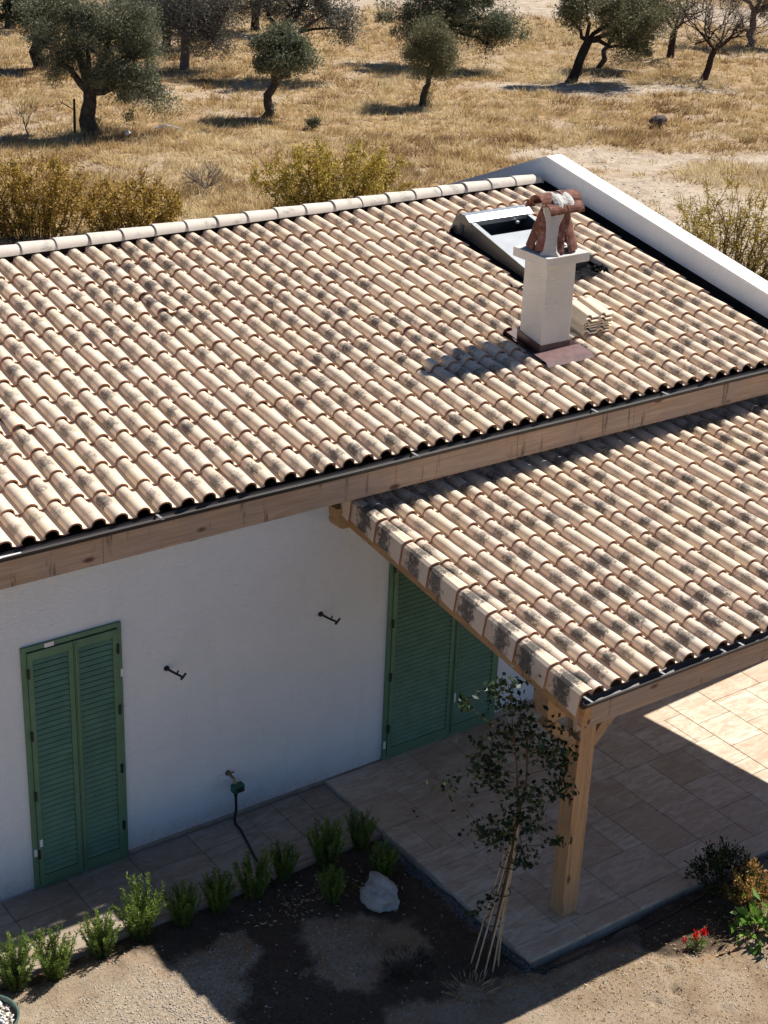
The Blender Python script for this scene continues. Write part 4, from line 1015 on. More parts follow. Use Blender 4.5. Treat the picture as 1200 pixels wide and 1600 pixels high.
t = plant('red_flower', 'small red flowering plant alone in the sunlit soil', 'flower', (3.72, -3.56, -0.04), [('stems', fp[0]), ('leaves', fp[1])])
for i, (dx, dy, dz, sc) in enumerate(((-0.005, 0.02, 0.115, 1.0), (0.065, 0.0, 0.125, 1.0), (-0.085, 0.055, 0.085, 0.6))):
    P = r.normal(size=(46, 3)) * 0.012 * sc + np.array([dx, dy, dz]); ch = leaves(P, r.normal(size=(46, 3)) + np.array([0, 0, .5]), 0.028 * sc, 0.02 * sc, r); link('flower_head', mesh_leaves('flower_head', [ch], 'red_petal'), t)
# dead grass tuft left of the terrace corner, small weeds
def tuft(seed, n, rad, h, w, mat, flat=0.5):
    r = np.random.default_rng(seed); a = r.uniform(0, 6.283, n); q = rad * np.sqrt(r.random(n)); P = np.stack([np.cos(a) * q * .6, np.sin(a) * q * .6, np.zeros(n)], 1)
    D = np.stack([np.cos(a) * flat, np.sin(a) * flat, np.ones(n)], 1) + r.normal(size=(n, 3)) * 0.45; D[:, 2] = np.abs(D[:, 2]) * 0.8 + 0.1
    return mesh_leaves('blades', [leaves(P, D, r.uniform(.5, 1.1, n) * h, w, r, None, 0.12)], mat)
plant('dead_plant', 'tangled dead straw coloured plant on the soil left of the terrace corner', 'dead plant', (1.85, -2.98, -0.05), [('blades', tuft(70, 260, 0.26, 0.13, 0.007, 'straw', 2.6))])
o = link('weed_tuft', tuft(71, 260, 0.3, 0.12, 0.006, 'dark_leaf', 1.0)); o.location = (1.6, -2.45, -0.05); tag(o, 'low dark weeds on the damp soil in front of the rock', 'weeds')

# white rock
import bmesh
bm = bmesh.new(); bmesh.ops.create_icosphere(bm, subdivisions=5, radius=1.0)
for v in bm.verts:
    c = v.co; n1 = fbm(np.array([c.x * 1.3 + 5]), np.array([c.y * 1.3 + c.z * 2]), 4, 31)[0] - 0.5; n2 = fbm(np.array([c.x * 5 + 2]), np.array([c.y * 5 + c.z * 6]), 3, 33)[0] - 0.5
    f = 1 + n1 * 0.7 + n2 * 0.12; c *= f
    if c.z < -0.55: c.z = -0.55
    if c.x > 0.75: c.x = 0.75 + (c.x - 0.75) * 0.4
    v.co = (c.x * 0.145, c.y * 0.20, c.z * 0.135)
me = bpy.data.meshes.new('rock'); bm.to_mesh(me); bm.free(); me.materials.append(M['rock']); me.polygons.foreach_set('use_smooth', [True] * len(me.polygons))
o = link('rock', me); o.location = (1.89, -1.68, 0.035); o.rotation_euler = (0.05, 0.1, math.radians(-12)); tag(o, 'large rounded white rock on the dark damp soil', 'rock')

# planter at the bottom left corner
pot = thing('planter', 'green rimmed round planter with white stones at the lower left corner', 'planter', (-1.50, -1.40, -0.05))
prof = [(0.15, 0.0), (0.20, 0.02), (0.235, 0.16), (0.245, 0.20), (0.25, 0.215), (0.235, 0.215), (0.225, 0.18)]
mb = MB(); N_ = 28
for (r0, z0), (r1, z1) in zip(prof[:-1], prof[1:]):
    for i in range(N_):
        a, b = 2 * math.pi * i / N_, 2 * math.pi * (i + 1) / N_
        mb.face([(r0 * math.cos(a), r0 * math.sin(a), z0), (r0 * math.cos(b), r0 * math.sin(b), z0), (r1 * math.cos(b), r1 * math.sin(b), z1), (r1 * math.cos(a), r1 * math.sin(a), z1)])
part('bowl', mb, 'pot_glaze', pot, world=False, smooth=True)
part('compost', MB().tube([(0, 0, 0.165), (0, 0, 0.17)], 0.228, 24), 'sand', pot, world=False)
def stones(name, P, sz, mat, r, flat=0.6):
    base = np.array([[1, 0, 0], [0, 1, 0], [-1, 0, 0], [0, -1, 0], [0, 0, 1], [0, 0, -1]], float); Fb = np.array([[0, 1, 4], [1, 2, 4], [2, 3, 4], [3, 0, 4], [1, 0, 5], [2, 1, 5], [3, 2, 5], [0, 3, 5]])
    n = len(P); sz = np.broadcast_to(sz, (n,)); th = r.uniform(0, 6.283, n); sc = r.uniform(0.6, 1.3, (n, 1, 3)) * np.array([1, 1, flat])
    V = base[None] * sc * sz[:, None, None] + r.normal(size=(n, 6, 3)) * 0.12 * sz[:, None, None]; c, s = np.cos(th)[:, None], np.sin(th)[:, None]
    V = np.stack([V[..., 0] * c - V[..., 1] * s, V[..., 0] * s + V[..., 1] * c, V[..., 2]], -1) + P[:, None]
    F = (Fb[None] + (np.arange(n) * 6)[:, None, None]).reshape(-1, 3)
    return npmesh(name, V.reshape(-1, 3), F, mat)
a = r.uniform(0, 6.283, 260); q = 0.215 * np.sqrt(r.random(260)); o = link('white_stones', stones('white_stones', np.stack([np.cos(a) * q, np.sin(a) * q, np.full(260, 0.18)], 1), r.uniform(0.010, 0.022, 260), 'pebble_white', r), pot, kind='stuff')
b5 = bush(75, 0.13, 0.13, 0.14, 110, 0.05, 'fresh_leaf', 14); 
for n_, me in (('stems', b5[0]), ('leaves', b5[1])): q_ = link(n_, me, pot); q_.location = (-0.02, 0.03, 0.17)

# gravel, pebbles, litter
n = 70000; P = np.stack([r.uniform(-2.2, 6.0, n), r.uniform(-5.2, -0.98, n)], 1); z, w = szat(P[:, 0], P[:, 1])
dens = np.clip(1.25 - ell(P[:, 0], P[:, 1], -0.2, -2.3, 1.7, 1.2, 0), 0.10, 1); keep = (r.random(n) < dens) & (w < 0.5) & ~((P[:, 0] > 2.38) & (P[:, 1] > -3.05)); P, z = P[keep], z[keep]
link('gravel', stones('gravel', np.column_stack([P, z + 0.001]), r.uniform(0.004, 0.0115, len(P)) , 'pebble', r, 0.6), kind='stuff')
n = 1500; P = np.stack([2.40 - np.abs(r.normal(0, 0.035, n)) - 0.0, r.uniform(-3.05, -1.0, n)], 1); P2 = np.stack([r.uniform(4.5, 6.5, 900), -3.03 - np.abs(r.normal(0, 0.07, 900))], 1); P = np.concatenate([P, P2]); z, w = szat(P[:, 0], P[:, 1])
link('edge_pebbles', stones('edge_pebbles', np.column_stack([P, z + 0.004]), r.uniform(0.006, 0.016, len(P)), 'pebble_dark', r, 0.7), kind='stuff')
n = 220; P = np.stack([r.uniform(-1.4, 2.35, n), r.uniform(-3.0, -1.05, n)], 1); z, w = szat(P[:, 0], P[:, 1]); k = w > 0.5; P, z = P[k], z[k]
link('soil_pebbles', stones('soil_pebbles', np.column_stack([P, z + 0.004]), r.uniform(0.006, 0.015, len(P)), 'pebble', r, 0.7), kind='stuff')
def litter(n, fx, fy, L, mat, name):
    P = np.stack([fx(n), fy(n)], 1); z, w = szat(P[:, 0], P[:, 1]); P = np.column_stack([P, z + 0.006]); D = np.column_stack([r.normal(size=(n, 2)), r.normal(size=n) * 0.12])
    link(name, mesh_leaves(name, [leaves(P, D, r.uniform(0.6, 1.2, n) * L, r.uniform(0.2, 0.4, n) * L, r, None, 0.15)], mat), kind='stuff')
litter(230, lambda n: np.clip(1.45 + r.normal(0, 0.40, n), 0.3, 2.2), lambda n: -1.34 + r.normal(0, 0.09, n), 0.045, 'straw', 'leaf_litter')
litter(260, lambda n: r.uniform(2.4, 4.6, n), lambda n: -3.35 + r.normal(0, 0.14, n), 0.035, 'straw', 'leaf_litter')
litter(1500, lambda n: r.uniform(2.3, 4.8, n), lambda n: r.uniform(-4.9, -3.3, n), 0.024, 'straw', 'straw_litter')
litter(700, lambda n: r.uniform(2.3, 4.8, n), lambda n: r.uniform(-4.9, -3.3, n), 0.026, 'rust_grass', 'dark_litter')
litter(90, lambda n: r.uniform(-1.2, 2.2, n), lambda n: r.uniform(-2.9, -1.1, n), 0.03, 'straw', 'leaf_litter')
for x, y, rz, lab in ((4.02, -1.40, 0.3, 'pair of tiny dark dried leaves in the middle of the shaded terrace'), (2.82, -0.93, 1.2, 'single curled brown leaf on the terrace near the wall corner')):
    v, f, q = leaves(np.array([[0, 0, 0.004], [0.04, 0.01, 0.004]]), np.array([[-1, 0.2, 0.25], [1, 0.3, 0.3]]), 0.045, 0.03, r, None, 0.2); o = link('fallen_leaf', npmesh('fallen_leaf', v, f, 'dead_leaf', {'rnd': q})); o.location = (x, y, 0.031); o.rotation_euler = (0, 0, rz); tag(o, lab, 'leaf')

# ------------------------------------------------------------------ the field: grass
def gz(x, y): return -0.12 + (fbm(np.asarray(x) * 0.25, np.asarray(y) * 0.25, 4, 3) - 0.5) * 0.30 * np.clip((np.asarray(y) - 11) / 6, 0, 1)
def grass(nclump, per, seed, mat, hscale, name, mask=None, wid=0.016, rmin=20.0, rmax=90.0, bw=0.93):
    g = np.random.default_rng(seed); az0 = math.atan2(0.5398, 0.7306)
    a = az0 + g.uniform(-0.36, 0.36, nclump); iu = g.uniform(1 / rmax, 1 / rmin, nclump); d = 1 / iu
    X = CAM[0] + np.sin(a) * d; Y = CAM[1] + np.cos(a) * d
    b = bare_f(X, Y) * bw; keep = (g.random(nclump) > b * 1.05) & ~((X < 8.6) & (Y < 7.6))
    if mask is not None: keep &= mask(X, Y)
    X, Y, d = X[keep], Y[keep], d[keep]; n = len(X)
    hn = fbm(X * 0.5, Y * 0.5, 3, 40); tone = fbm(X * 0.3 + 9, Y * 0.3, 4, 50); fine = fbm(X * 1.6, Y * 1.6, 2, 52)
    H = hscale * (0.4 + 1.2 * hn) * g.uniform(0.7, 1.2, n); dirn = fbm(X * 0.4, Y * 0.4, 2, 60) * 12.56
    C = np.repeat(np.arange(n), per); N = n * per
    ang = g.uniform(0, 6.283, N); q = g.random(N) ** 0.6 * 0.16
    P = np.column_stack([X[C] + np.cos(ang) * q, Y[C] + np.sin(ang) * q, np.zeros(N)]); P[:, 2] = gz(P[:, 0], P[:, 1]) - 0.01
    D = np.column_stack([np.cos(ang) * 0.45 + np.cos(dirn[C]) * 0.55, np.sin(ang) * 0.45 + np.sin(dirn[C]) * 0.55, np.full(N, 0.95)]) + g.normal(size=(N, 3)) * 0.3
    D = unit(D); L = H[C] * g.uniform(0.5, 1.15, N)
    side = unit(np.cross(D, g.normal(size=(N, 3)))) * (wid * (0.6 + 0.02 * d[C]))[:, None]
    V = np.stack([P - side * 0.5, P + side * 0.5, P + D * L[:, None] + np.array([0, 0, -0.25]) * (L * 0.25)[:, None]], 1).reshape(-1, 3)
    rn = np.clip(0.10 + 0.85 * tone[C] + 0.9 * (fine[C] - 0.5) + g.normal(size=N) * 0.17, 0, 1)
    o = link(name, npmesh(name, V, np.arange(N * 3).reshape(-1, 3), mat, {'rnd': np.repeat(rn, 3)}), kind='stuff'); return o
grass(42000, 16, 101, 'straw', 0.24, 'dry_grass')
grass(9000, 14, 102, 'rust_grass', 0.17, 'rust_weeds', lambda X, Y: fbm(X * 0.6 + 3, Y * 0.6, 4, 70) > 0.56)
grass(2600, 16, 104, 'grey_leaf', 0.12, 'grey_weeds', lambda X, Y: fbm(X * 0.8 + 13, Y * 0.8, 4, 90) > 0.58)
grass(12000, 12, 103, 'straw', 0.09, 'stubble', wid=0.011, bw=0.35)
g_ = np.random.default_rng(5); n = 9000; a = math.atan2(0.5398, 0.7306) + g_.uniform(-0.3, 0.3, n); d = 1 / g_.uniform(1 / 75, 1 / 24, n); X = CAM[0] + np.sin(a) * d; Y = CAM[1] + np.cos(a) * d; k = (Y > 10) | (X > 10); X, Y = X[k], Y[k]
link('field_pebbles', stones('field_pebbles', np.column_stack([X, Y, gz(X, Y)]), g_.uniform(0.015, 0.05, len(X)), 'pebble', g_, 0.6), kind='stuff')

# ------------------------------------------------------------------ trees
def wander(p, q, r, n, amp):
    p = np.array(p, float); q = np.array(q, float); out = [p]
    for i in range(1, n): out.append(p + (q - p) * i / n + r.normal(size=3) * amp * math.sin(math.pi * i / n))
    return out + [q]
def tree(name, label, cat, base, fork, r0, blobs, nleaf, lmat, seed, bark='bark', lsize=0.085, group=None, twigs=30, clump=0.17, gaps=0.5, sucker=0):
    """fork: offset of the fork; blobs: (dx,dy,dz,rx,rz)"""
    r = np.random.default_rng(seed); segs = []; tw = []; chunks = []
    t = thing(name, label, cat, (base[0], base[1], float(gz(base[0], base[1])) - 0.02), group)
    tr = wander((0, 0, -0.1), fork, r, 5, 0.05); nt_ = len(tr)
    mb = MB(); rad = [r0 * (1.35 if i == 0 else 1.0) * (1 - 0.28 * i / (nt_ - 1)) * r.uniform(0.92, 1.08) for i in range(nt_)]; mb.tube(tr, rad, 9)
    tot = sum(b[3] ** 2 * b[4] for b in blobs)
    for bi, (dx, dy, dz, rx, rz) in enumerate(blobs):
        c = np.array([dx, dy, dz]); pts = wander(fork, c, r, 4, 0.08); rb = r0 * 0.55 * (rx ** 0.5)
        mb.tube(pts, [rb * (1 - 0.72 * i / 4) + 0.008 for i in range(5)], 6)
        m_ = max(6, int(twigs * rx ** 1.2)); frac = rx ** 2 * rz / tot; nl = int(1.7 * nleaf * frac / m_)
        for j in range(m_):
            u = unit(r.normal(size=3)); q = r.random() ** 0.4; e = c + u * np.array([rx, rx, rz]) * q * r.uniform(0.75, 1.32); s0_ = c + (e - c) * r.uniform(0, 0.25)
            mid = (s0_ + e) / 2 + r.normal(size=3) * 0.06 * rx; tw += [(s0_, mid, 0.016 * rx + 0.005, 0.011), (mid, e, 0.011, 0.004)]
            for _ in range(2):
                e2 = e + r.normal(size=3) * clump * 1.2; tw.append((mid, e2, 0.007, 0.003))
            if nl > 0:
                k = max(3, int(nl * r.uniform(0.4, 1.6))); cl = clump * r.uniform(0.45, 1.25); P = e + r.normal(size=(k, 3)) * cl * np.array([1, 1, 0.85]); D = r.normal(size=(k, 3)) + np.array([0, 0, 0.5]) + unit(P - c) * 0.5
                tone = r.uniform(0, 0.45); chunks.append(leaves(P, D, r.uniform(0.7, 1.3, k) * lsize, r.uniform(0.28, 0.42, k) * lsize, r, np.clip(tone + r.random(k) * 0.55, 0, 1)))
    if sucker:
        k = sucker; a = r.uniform(0, 6.283, k); P = np.column_stack([np.cos(a) * 0.16 * r.random(k) + 0.14, np.sin(a) * 0.16 * r.random(k) - 0.12, r.random(k) ** 1.3 * 0.42]); chunks.append(leaves(P, r.normal(size=(k, 3)) * 0.5 + np.array([0, 0, 1]), lsize, lsize * .3, r, r.random(k) * 0.8 + 0.2))
    tk = part('trunk', mb, bark, t, world=False, smooth=True)
    link('branches', npmesh('branches', *tubes(tw, 3), bark), tk)
    if chunks: link('crown', mesh_leaves('crown', chunks, lmat), t)
    return t
# sideways direction in the picture (right) and depth direction on the ground
RX, RYv = 0.8145, -0.580
def off(l, dpt, z, rx, rz): return (RX * l + 0.594 * dpt, -0.58 * l + 0.804 * dpt, z, rx, rz)
G = 'olive trees scattered over the dry field'
tree('olive_tree', 'large olive tree with thick dark trunk forking low, left side of the field', 'tree', (13.4, 27.2), (0.05, 0.0, 1.05), 0.23,
     [off(-0.75, 0, 2.0, 0.62, 0.62), off(0.0, 0, 2.2, 0.85, 0.75), off(0.85, 0, 1.9, 0.75, 0.75), off(1.35, 0.2, 1.15, 0.6, 0.6), off(0.9, 0.5, 1.3, .6, .5), off(-0.4, 0, 2.9, 0.9, 0.6), off(0.8, 0, 2.8, 0.85, 0.6), off(1.45, 0.4, 2.2, .5, .5)], 30000, 'olive_leaf', 1, sucker=400, lsize=0.07)
tree('olive_tree', 'dark green olive tree behind the large forked one, far left', 'tree', (16.1, 36.0), (0.1, 0.05, 1.3), 0.22,
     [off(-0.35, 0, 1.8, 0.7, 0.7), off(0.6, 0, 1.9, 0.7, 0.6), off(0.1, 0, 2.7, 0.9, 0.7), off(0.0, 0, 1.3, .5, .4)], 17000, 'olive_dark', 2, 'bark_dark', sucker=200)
tree('olive_tree', 'leaning olive tree with a dense green head and loose spreading upper branches', 'tree', (18.5, 27.1), (0.22, -0.10, 1.15), 0.135,
     [off(0.45, 0, 1.6, 0.62, 0.48), off(0.2, 0, 2.1, 0.55, 0.45), off(0.9, 0, 1.75, .4, .4)], 13000, 'olive_leaf', 3, sucker=120)
tree('olive_tree', 'grey green olive tree with open crown reaching right behind the leaning one', 'tree', (22.0, 31.6), (0.0, 0.0, 1.2), 0.16,
     [off(-0.9, 0, 2.3, 0.8, 0.5), off(0.2, 0, 2.0, 0.8, 0.55), off(1.2, 0, 1.9, 0.75, 0.55), off(1.8, 0, 1.5, 0.5, 0.4), off(0.6, 0, 2.8, 1.0, 0.5)], 12000, 'grey_leaf', 4, 'bark_dark')
tree('olive_tree', 'small olive tree on a thin slanting trunk in the middle of the field', 'tree', (23.5, 26.8), (0.16, -0.08, 0.85), 0.10,
     [off(0.25, 0, 1.35, 0.62, 0.5), off(0.2, 0, 2.0, 0.5, 0.42), off(0.6, 0, 1.5, 0.4, 0.4)], 13000, 'olive_warm', 5, sucker=350, lsize=0.065)
tree('olive_tree', 'wide dark olive tree spreading right behind the small slanting one', 'tree', (27.6, 31.4), (0.05, 0.0, 1.3), 0.22,
     [off(-1.0, 0, 1.6, 0.9, 0.6), off(0.1, 0, 1.9, 0.95, 0.6), off(1.25, 0, 1.6, 0.9, 0.7), off(2.1, 0, 1.35, 0.75, 0.55), off(0.5, 0, 2.5, 1.3, 0.6), off(1.5, -0.2, 0.85, 0.4, 0.4), off(-0.2, 0, 0.95, .8, .45)], 26000, 'olive_leaf', 6, 'bark_dark')
tree('olive_tree', 'olive tree with a thick trunk leaning right and long bare limbs', 'tree', (30.0, 27.8), (0.42, -0.2, 1.25), 0.17,
     [off(0.3, 0, 2.3, 0.8, 0.5), off(1.3, 0, 2.1, 0.9, 0.55), off(2.1, 0, 1.8, 0.85, 0.6), off(1.7, 0, 1.15, 0.65, 0.45), off(-0.2, 0, 1.9, 0.5, .5)], 17000, 'olive_warm', 7, 'bark_dark')
tree('olive_tree', 'thin curved olive tree just behind the one leaning right', 'tree', (32.4, 29.2), (0.3, -0.15, 0.9), 0.10,
     [off(1.0, 0, 1.7, 0.8, 0.6), off(1.6, 0, 2.2, 0.8, 0.6), off(0.4, 0, 1.6, .5, .5)], 11000, 'olive_warm', 8)
tree('olive_tree', 'half bare grey crowned tree between the far left olives and the centre', 'tree', (20.1, 34.3), (0.0, 0.0, 1.2), 0.15,
     [off(-0.9, 0, 1.6, 1.1, 0.9), off(0.5, 0, 1.5, 1.1, 0.9), off(0.1, 0, 2.5, 1.0, 0.7), off(0.9, 0, 0.9, .55, .5), off(1.3,0,1.9,.8,.7)], 13000, 'grey_leaf', 9, 'twig_grey', twigs=60, clump=0.28)
tree('olive_tree', 'bushy olive tree at the top of the picture left of the centre trunk', 'tree', (21.6, 38.2), (0.0, 0.0, 1.0), 0.15,
     [off(0.0, 0, 1.2, 1.1, 0.8), off(1.2, 0, 1.6, 1.2, 0.8), off(-1.0, 0, 1.6, 1.2, 0.8), off(-.2, 0, 0.8, .6, .5), off(0,0,2.4,1.0,.7)], 17000, 'olive_leaf', 10)
tree('olive_tree', 'olive tree at the top edge with a dark trunk rising above the leaning tree', 'tree', (25.9, 39.7), (0.0, 0.0, 1.3), 0.17,
     [off(-0.7, 0, 1.8, 0.9, 0.6), off(0.9, 0, 1.8, 0.9, 0.6), off(0.2, 0, 2.6, 1.1, 0.6)], 14000, 'olive_leaf', 11, 'bark_dark')
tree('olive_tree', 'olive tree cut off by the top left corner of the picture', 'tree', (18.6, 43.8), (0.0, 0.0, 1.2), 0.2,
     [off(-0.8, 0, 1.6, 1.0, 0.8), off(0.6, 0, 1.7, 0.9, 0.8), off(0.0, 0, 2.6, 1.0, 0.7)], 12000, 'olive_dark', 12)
tree('olive_tree', 'grey green tree at the upper right edge behind the bare trees', 'tree', (40.7, 30.4), (0.05, 0.0, 1.2), 0.15,
     [off(-0.9, 0, 2.1, 0.8, 0.5), off(0.4, 0, 2.4, 1.0, 0.5), off(1.3, 0, 1.9, 0.9, 0.6), off(0.5, 0, 1.5, .6, .4)], 9000, 'grey_leaf', 13, 'twig_grey', twigs=44)
tree('olive_tree', 'olive tree outside the right edge whose shadow falls on the grass', 'tree', (35.2, 19.9), (0.0, 0.0, 1.1), 0.16,
     [off(-0.5, 0, 2.0, 0.8, 0.6), off(0.6, 0, 2.1, 0.9, 0.6)], 9000, 'olive_leaf', 14)

def bare_tree(name, label, base, h, spread, r0, seed, mat, lean=0.0, depth=5, cat='tree', group=None, nb0=4, trunk=0.35, leaf=None):
    r = np.random.default_rng(seed); segs = []; tips = []
    t = thing(name, label, cat, (base[0], base[1], float(gz(base[0], base[1])) - 0.02), group)
    fork = np.array([RX * lean, -0.58 * lean, h * trunk]); 
    def grow(p, d, L, rad, lv):
        q = p + d * L * 0.5 + r.normal(size=3) * L * 0.06; e = q + unit(d + r.normal(size=3) * 0.15) * L * 0.5
        segs.append((p, q, rad, rad * 0.82)); segs.append((q, e, rad * 0.82, rad * 0.62)); tips.append((q, e, lv))
        if lv <= 0: return
        for _ in range(3 if lv > 1 else 4):
            nd = unit(d * 0.9 + r.normal(size=3) * 0.62 + np.array([0, 0, 0.18])); grow(e if r.random() < .7 else q, nd, L * r.uniform(0.6, 0.85), rad * 0.55, lv - 1)
    for i in range(nb0):
        a = 6.283 * (i + r.random() * .6) / nb0; grow(fork, unit(np.array([math.cos(a) * spread, math.sin(a) * spread, 0.75])), h * 0.30, r0 * 0.5, depth - 1)
    mb = MB(); mb.tube(wander((0, 0, -0.1), fork, r, 4, 0.03), [r0 * 1.25, r0, r0 * 0.92, r0 * 0.85, r0 * 0.75], 8); tk = part('trunk', mb, mat, t, world=False, smooth=True)
    link('branches', npmesh('branches', *tubes(segs, 3), mat), t)
    if leaf:
        n, lm, ls = leaf; idx = r.integers(0, len(tips), n); A = np.array([tips[i][0] for i in idx]); B = np.array([tips[i][1] for i in idx]); P = A + (B - A) * r.random((n, 1)) + r.normal(size=(n, 3)) * 0.04
        link('leaves', mesh_leaves('leaves', [leaves(P, r.normal(size=(n, 3)), r.uniform(.6, 1.3, n) * ls, r.uniform(.3, .45, n) * ls, r)], lm), t)
    return t
plain('bark_red', (0.055, 0.035, 0.03), 0.95, 0.1, 0, 0.4, 9, 0.5)
plain('twig_mauve', (0.14, 0.105, 0.10), 0.95, 0.1, 0, 0.3, 20)
bare_tree('bare_tree', 'leafless dark tree with upright branches, left one of the pair at right', (35.9, 29.5), 2.2, 0.55, 0.13, 201, 'bark_red', 0.08, 5, nb0=5, trunk=0.42, group='leafless trees at the right of the field')
bare_tree('bare_tree', 'leafless leaning tree with a wide purplish twig crown at upper right', (34.0, 26.1), 2.6, 0.85, 0.11, 202, 'bark_red', 0.28, 6, nb0=6, trunk=0.36, leaf=(1500, 'grey_leaf', 0.05), group='leafless trees at the right of the field')
bare_tree('bare_shrub', 'small grey leafless shrub in the straw behind the roof ridge', (12.9, 20.5), 0.95, 0.8, 0.03, 203, 'twig_grey', 0.0, 4, 'shrub', nb0=11, trunk=0.08)
bare_tree('bare_shrub', 'thin bare sapling in the grass at the far left', (11.7, 27.2), 1.1, 0.5, 0.025, 204, 'twig_grey', 0.0, 4, 'shrub', nb0=4, trunk=0.3)
bare_tree('small_shrub', 'little dark green shrub standing alone in the straw, centre of the field', (18.8, 25.2), 0.45, 0.5, 0.02, 205, 'twig_brown', 0.0, 3, 'shrub', nb0=6, trunk=0.1, leaf=(700, 'olive_dark', 0.06))
bare_tree('small_shrub', 'green sucker shrub at the foot of the trees right of the large forked olive', (16.9, 30.6), 1.0, 0.3, 0.03, 206, 'twig_brown', 0.0, 4, 'shrub', nb0=7, trunk=0.1, leaf=(2600, 'olive_leaf', 0.08))
o = link('wooden_stake', MB().tube([(13.05, 27.3, -0.15), (13.07, 27.3, 0.72)], [0.035, 0.028], 6).tube([(13.06, 27.3, 0.45), (12.8, 27.5, 0.62)], 0.012, 5).mesh('wooden_stake', 'bark_dark')); tag(o, 'dark wooden stake standing beside the large forked olive trunk', 'stake')
o = link('dead_branch', MB().tube([(14.7, 26.2, 0.05), (14.95, 26.05, 0.14), (15.3, 25.85, 0.06)], [0.03, 0.024, 0.012], 6).tube([(14.9, 26.1, 0.12), (14.85, 26.0, 0.28)], 0.014, 5).mesh('dead_branch', 'pebble_white')); tag(o, 'pale dead branch lying in the straw beside the large olive', 'branch')
o = link('field_stone', stones('field_stone', np.array([[13.95, 26.2, 0.0]]), 0.12, 'pebble_white', g_)); tag(o, 'white stone in the straw to the right of the large olive trunk', 'stone')
bm = bmesh.new(); bmesh.ops.create_icosphere(bm, subdivisions=3, radius=1.0)
for v in bm.verts: v.co *= 1 + 0.5 * (vnoise(np.array([v.co.x * 2 + 3]), np.array([v.co.y * 2 + v.co.z * 3]), 5)[0] - .5)
me = bpy.data.meshes.new('boulder'); bm.to_mesh(me); bm.free(); me.materials.append(M['field_stone']); me.polygons.foreach_set('use_smooth', [True] * len(me.polygons)); me.transform(Matrix.Diagonal((0.26, 0.18, 0.15, 1)))
o = link('boulder', me); o.location = (27.7, 21.6, 0.0); tag(o, 'dark brown lump of stone lying in the bare patch at right', 'stone')

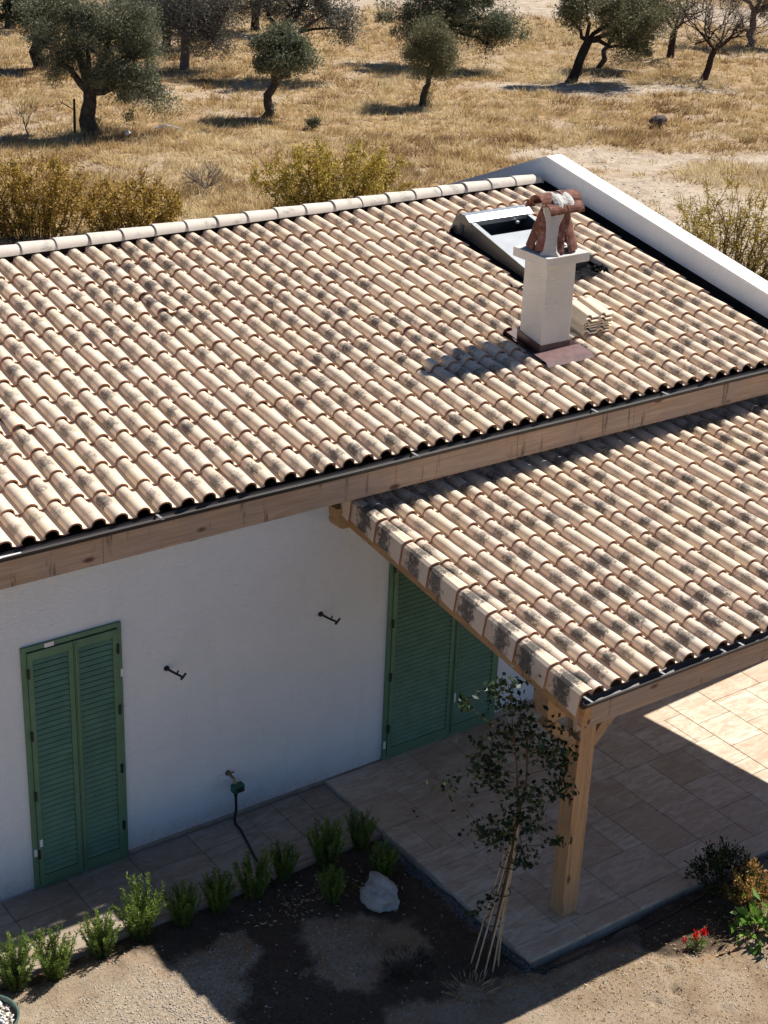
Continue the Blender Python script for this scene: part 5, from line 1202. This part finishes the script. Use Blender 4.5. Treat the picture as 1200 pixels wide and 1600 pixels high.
def shrub(label, base, w, h, nst, nleaf, seed, lmat='ochre_leaf', lsize=0.075, group='yellowing shrubs behind the house', up=1.0):
    r = np.random.default_rng(seed); segs = []; P = []; Q = []
    t = thing('yellow_shrub', label, 'shrub', (base[0], base[1], float(gz(base[0], base[1])) - 0.02), group)
    tips = []
    for i in range(nst):
        l = r.uniform(-1, 1); dp = r.uniform(-0.6, 0.6); hh = h * (1 - 0.35 * abs(l) ** 1.6) * r.uniform(0.65, 1.12) * up
        e = np.array(off(l * w * 0.5, dp * w * 0.35, hh, 0, 0)[:3]); b = np.array(off(l * w * 0.22 + r.normal() * .05, dp * .2, 0, 0, 0)[:3]); pts = wander(b, e, r, 6, 0.06)
        for k in range(6):
            rr_ = 0.016 * (1 - k / 7); segs.append((pts[k], pts[k + 1], rr_, rr_ * .85)); tips.append((pts[k], pts[k + 1], k / 6))
            if k > 0:
                for _ in range(3):
                    d = unit((pts[k + 1] - pts[k]) + r.normal(size=3) * 0.16 + np.array([0, 0, .03])); e2 = pts[k] + unit(d + r.normal(size=3) * .55) * r.uniform(0.12, 0.34); segs.append((pts[k], e2, 0.006, 0.003)); tips.append((pts[k], e2, k / 6 + .3))
    wt = np.array([0.15 + q[2] for q in tips]); idx = r.choice(len(tips), nleaf, p=wt / wt.sum()); A = np.array([tips[i][0] for i in idx]); B = np.array([tips[i][1] for i in idx])
    P = A + (B - A) * r.random((nleaf, 1)) + r.normal(size=(nleaf, 3)) * 0.035; tone = r.random(nst * 40)[idx % (nst * 40)]
    D = r.normal(size=(nleaf, 3)) * 0.7 + np.array([0, 0, -0.35])
    link('branches', npmesh('branches', *tubes(segs, 3), 'twig_brown'), t); link('foliage', mesh_leaves('foliage', [leaves(P, D, r.uniform(.6, 1.2, nleaf) * lsize, r.uniform(.32, .48, nleaf) * lsize, r, np.clip(0.35 * tone + 0.65 * r.random(nleaf), 0, 1), 0.12)], lmat), t)
m_leaf('brown_ochre_leaf', [(0.25, 0.13, 0.03), (0.42, 0.25, 0.04), (0.53, 0.36, 0.07), (0.32, 0.25, 0.06), (0.38, 0.19, 0.04)])
shrub('large rusty ochre leaved shrub at the far left behind the roof ridge', (8.0, 18.5), 3.0, 1.70, 40, 9500, 301, 'brown_ochre_leaf')
shrub('lower ochre leaved shrub right of the large one at the left', (9.6, 17.8), 2.3, 1.25, 28, 7500, 302, 'brown_ochre_leaf')
shrub('wide bright yellow leaved shrub behind the middle of the roof ridge', (14.1, 17.4), 3.8, 1.70, 50, 12500, 303)
shrub('sparse thin branched shrub with few yellow leaves beyond the white parapet', (18.1, 9.8), 3.8, 2.1, 70, 15000, 304, 'ochre_leaf', 0.055, up=0.95)
shrub('brownish shrub at the right edge beyond the white parapet', (19.6, 8.2), 3.0, 1.8, 44, 11000, 305, 'brown_ochre_leaf', 0.06)

# far edge: dark hedge beyond the pale track, a few more distant trees
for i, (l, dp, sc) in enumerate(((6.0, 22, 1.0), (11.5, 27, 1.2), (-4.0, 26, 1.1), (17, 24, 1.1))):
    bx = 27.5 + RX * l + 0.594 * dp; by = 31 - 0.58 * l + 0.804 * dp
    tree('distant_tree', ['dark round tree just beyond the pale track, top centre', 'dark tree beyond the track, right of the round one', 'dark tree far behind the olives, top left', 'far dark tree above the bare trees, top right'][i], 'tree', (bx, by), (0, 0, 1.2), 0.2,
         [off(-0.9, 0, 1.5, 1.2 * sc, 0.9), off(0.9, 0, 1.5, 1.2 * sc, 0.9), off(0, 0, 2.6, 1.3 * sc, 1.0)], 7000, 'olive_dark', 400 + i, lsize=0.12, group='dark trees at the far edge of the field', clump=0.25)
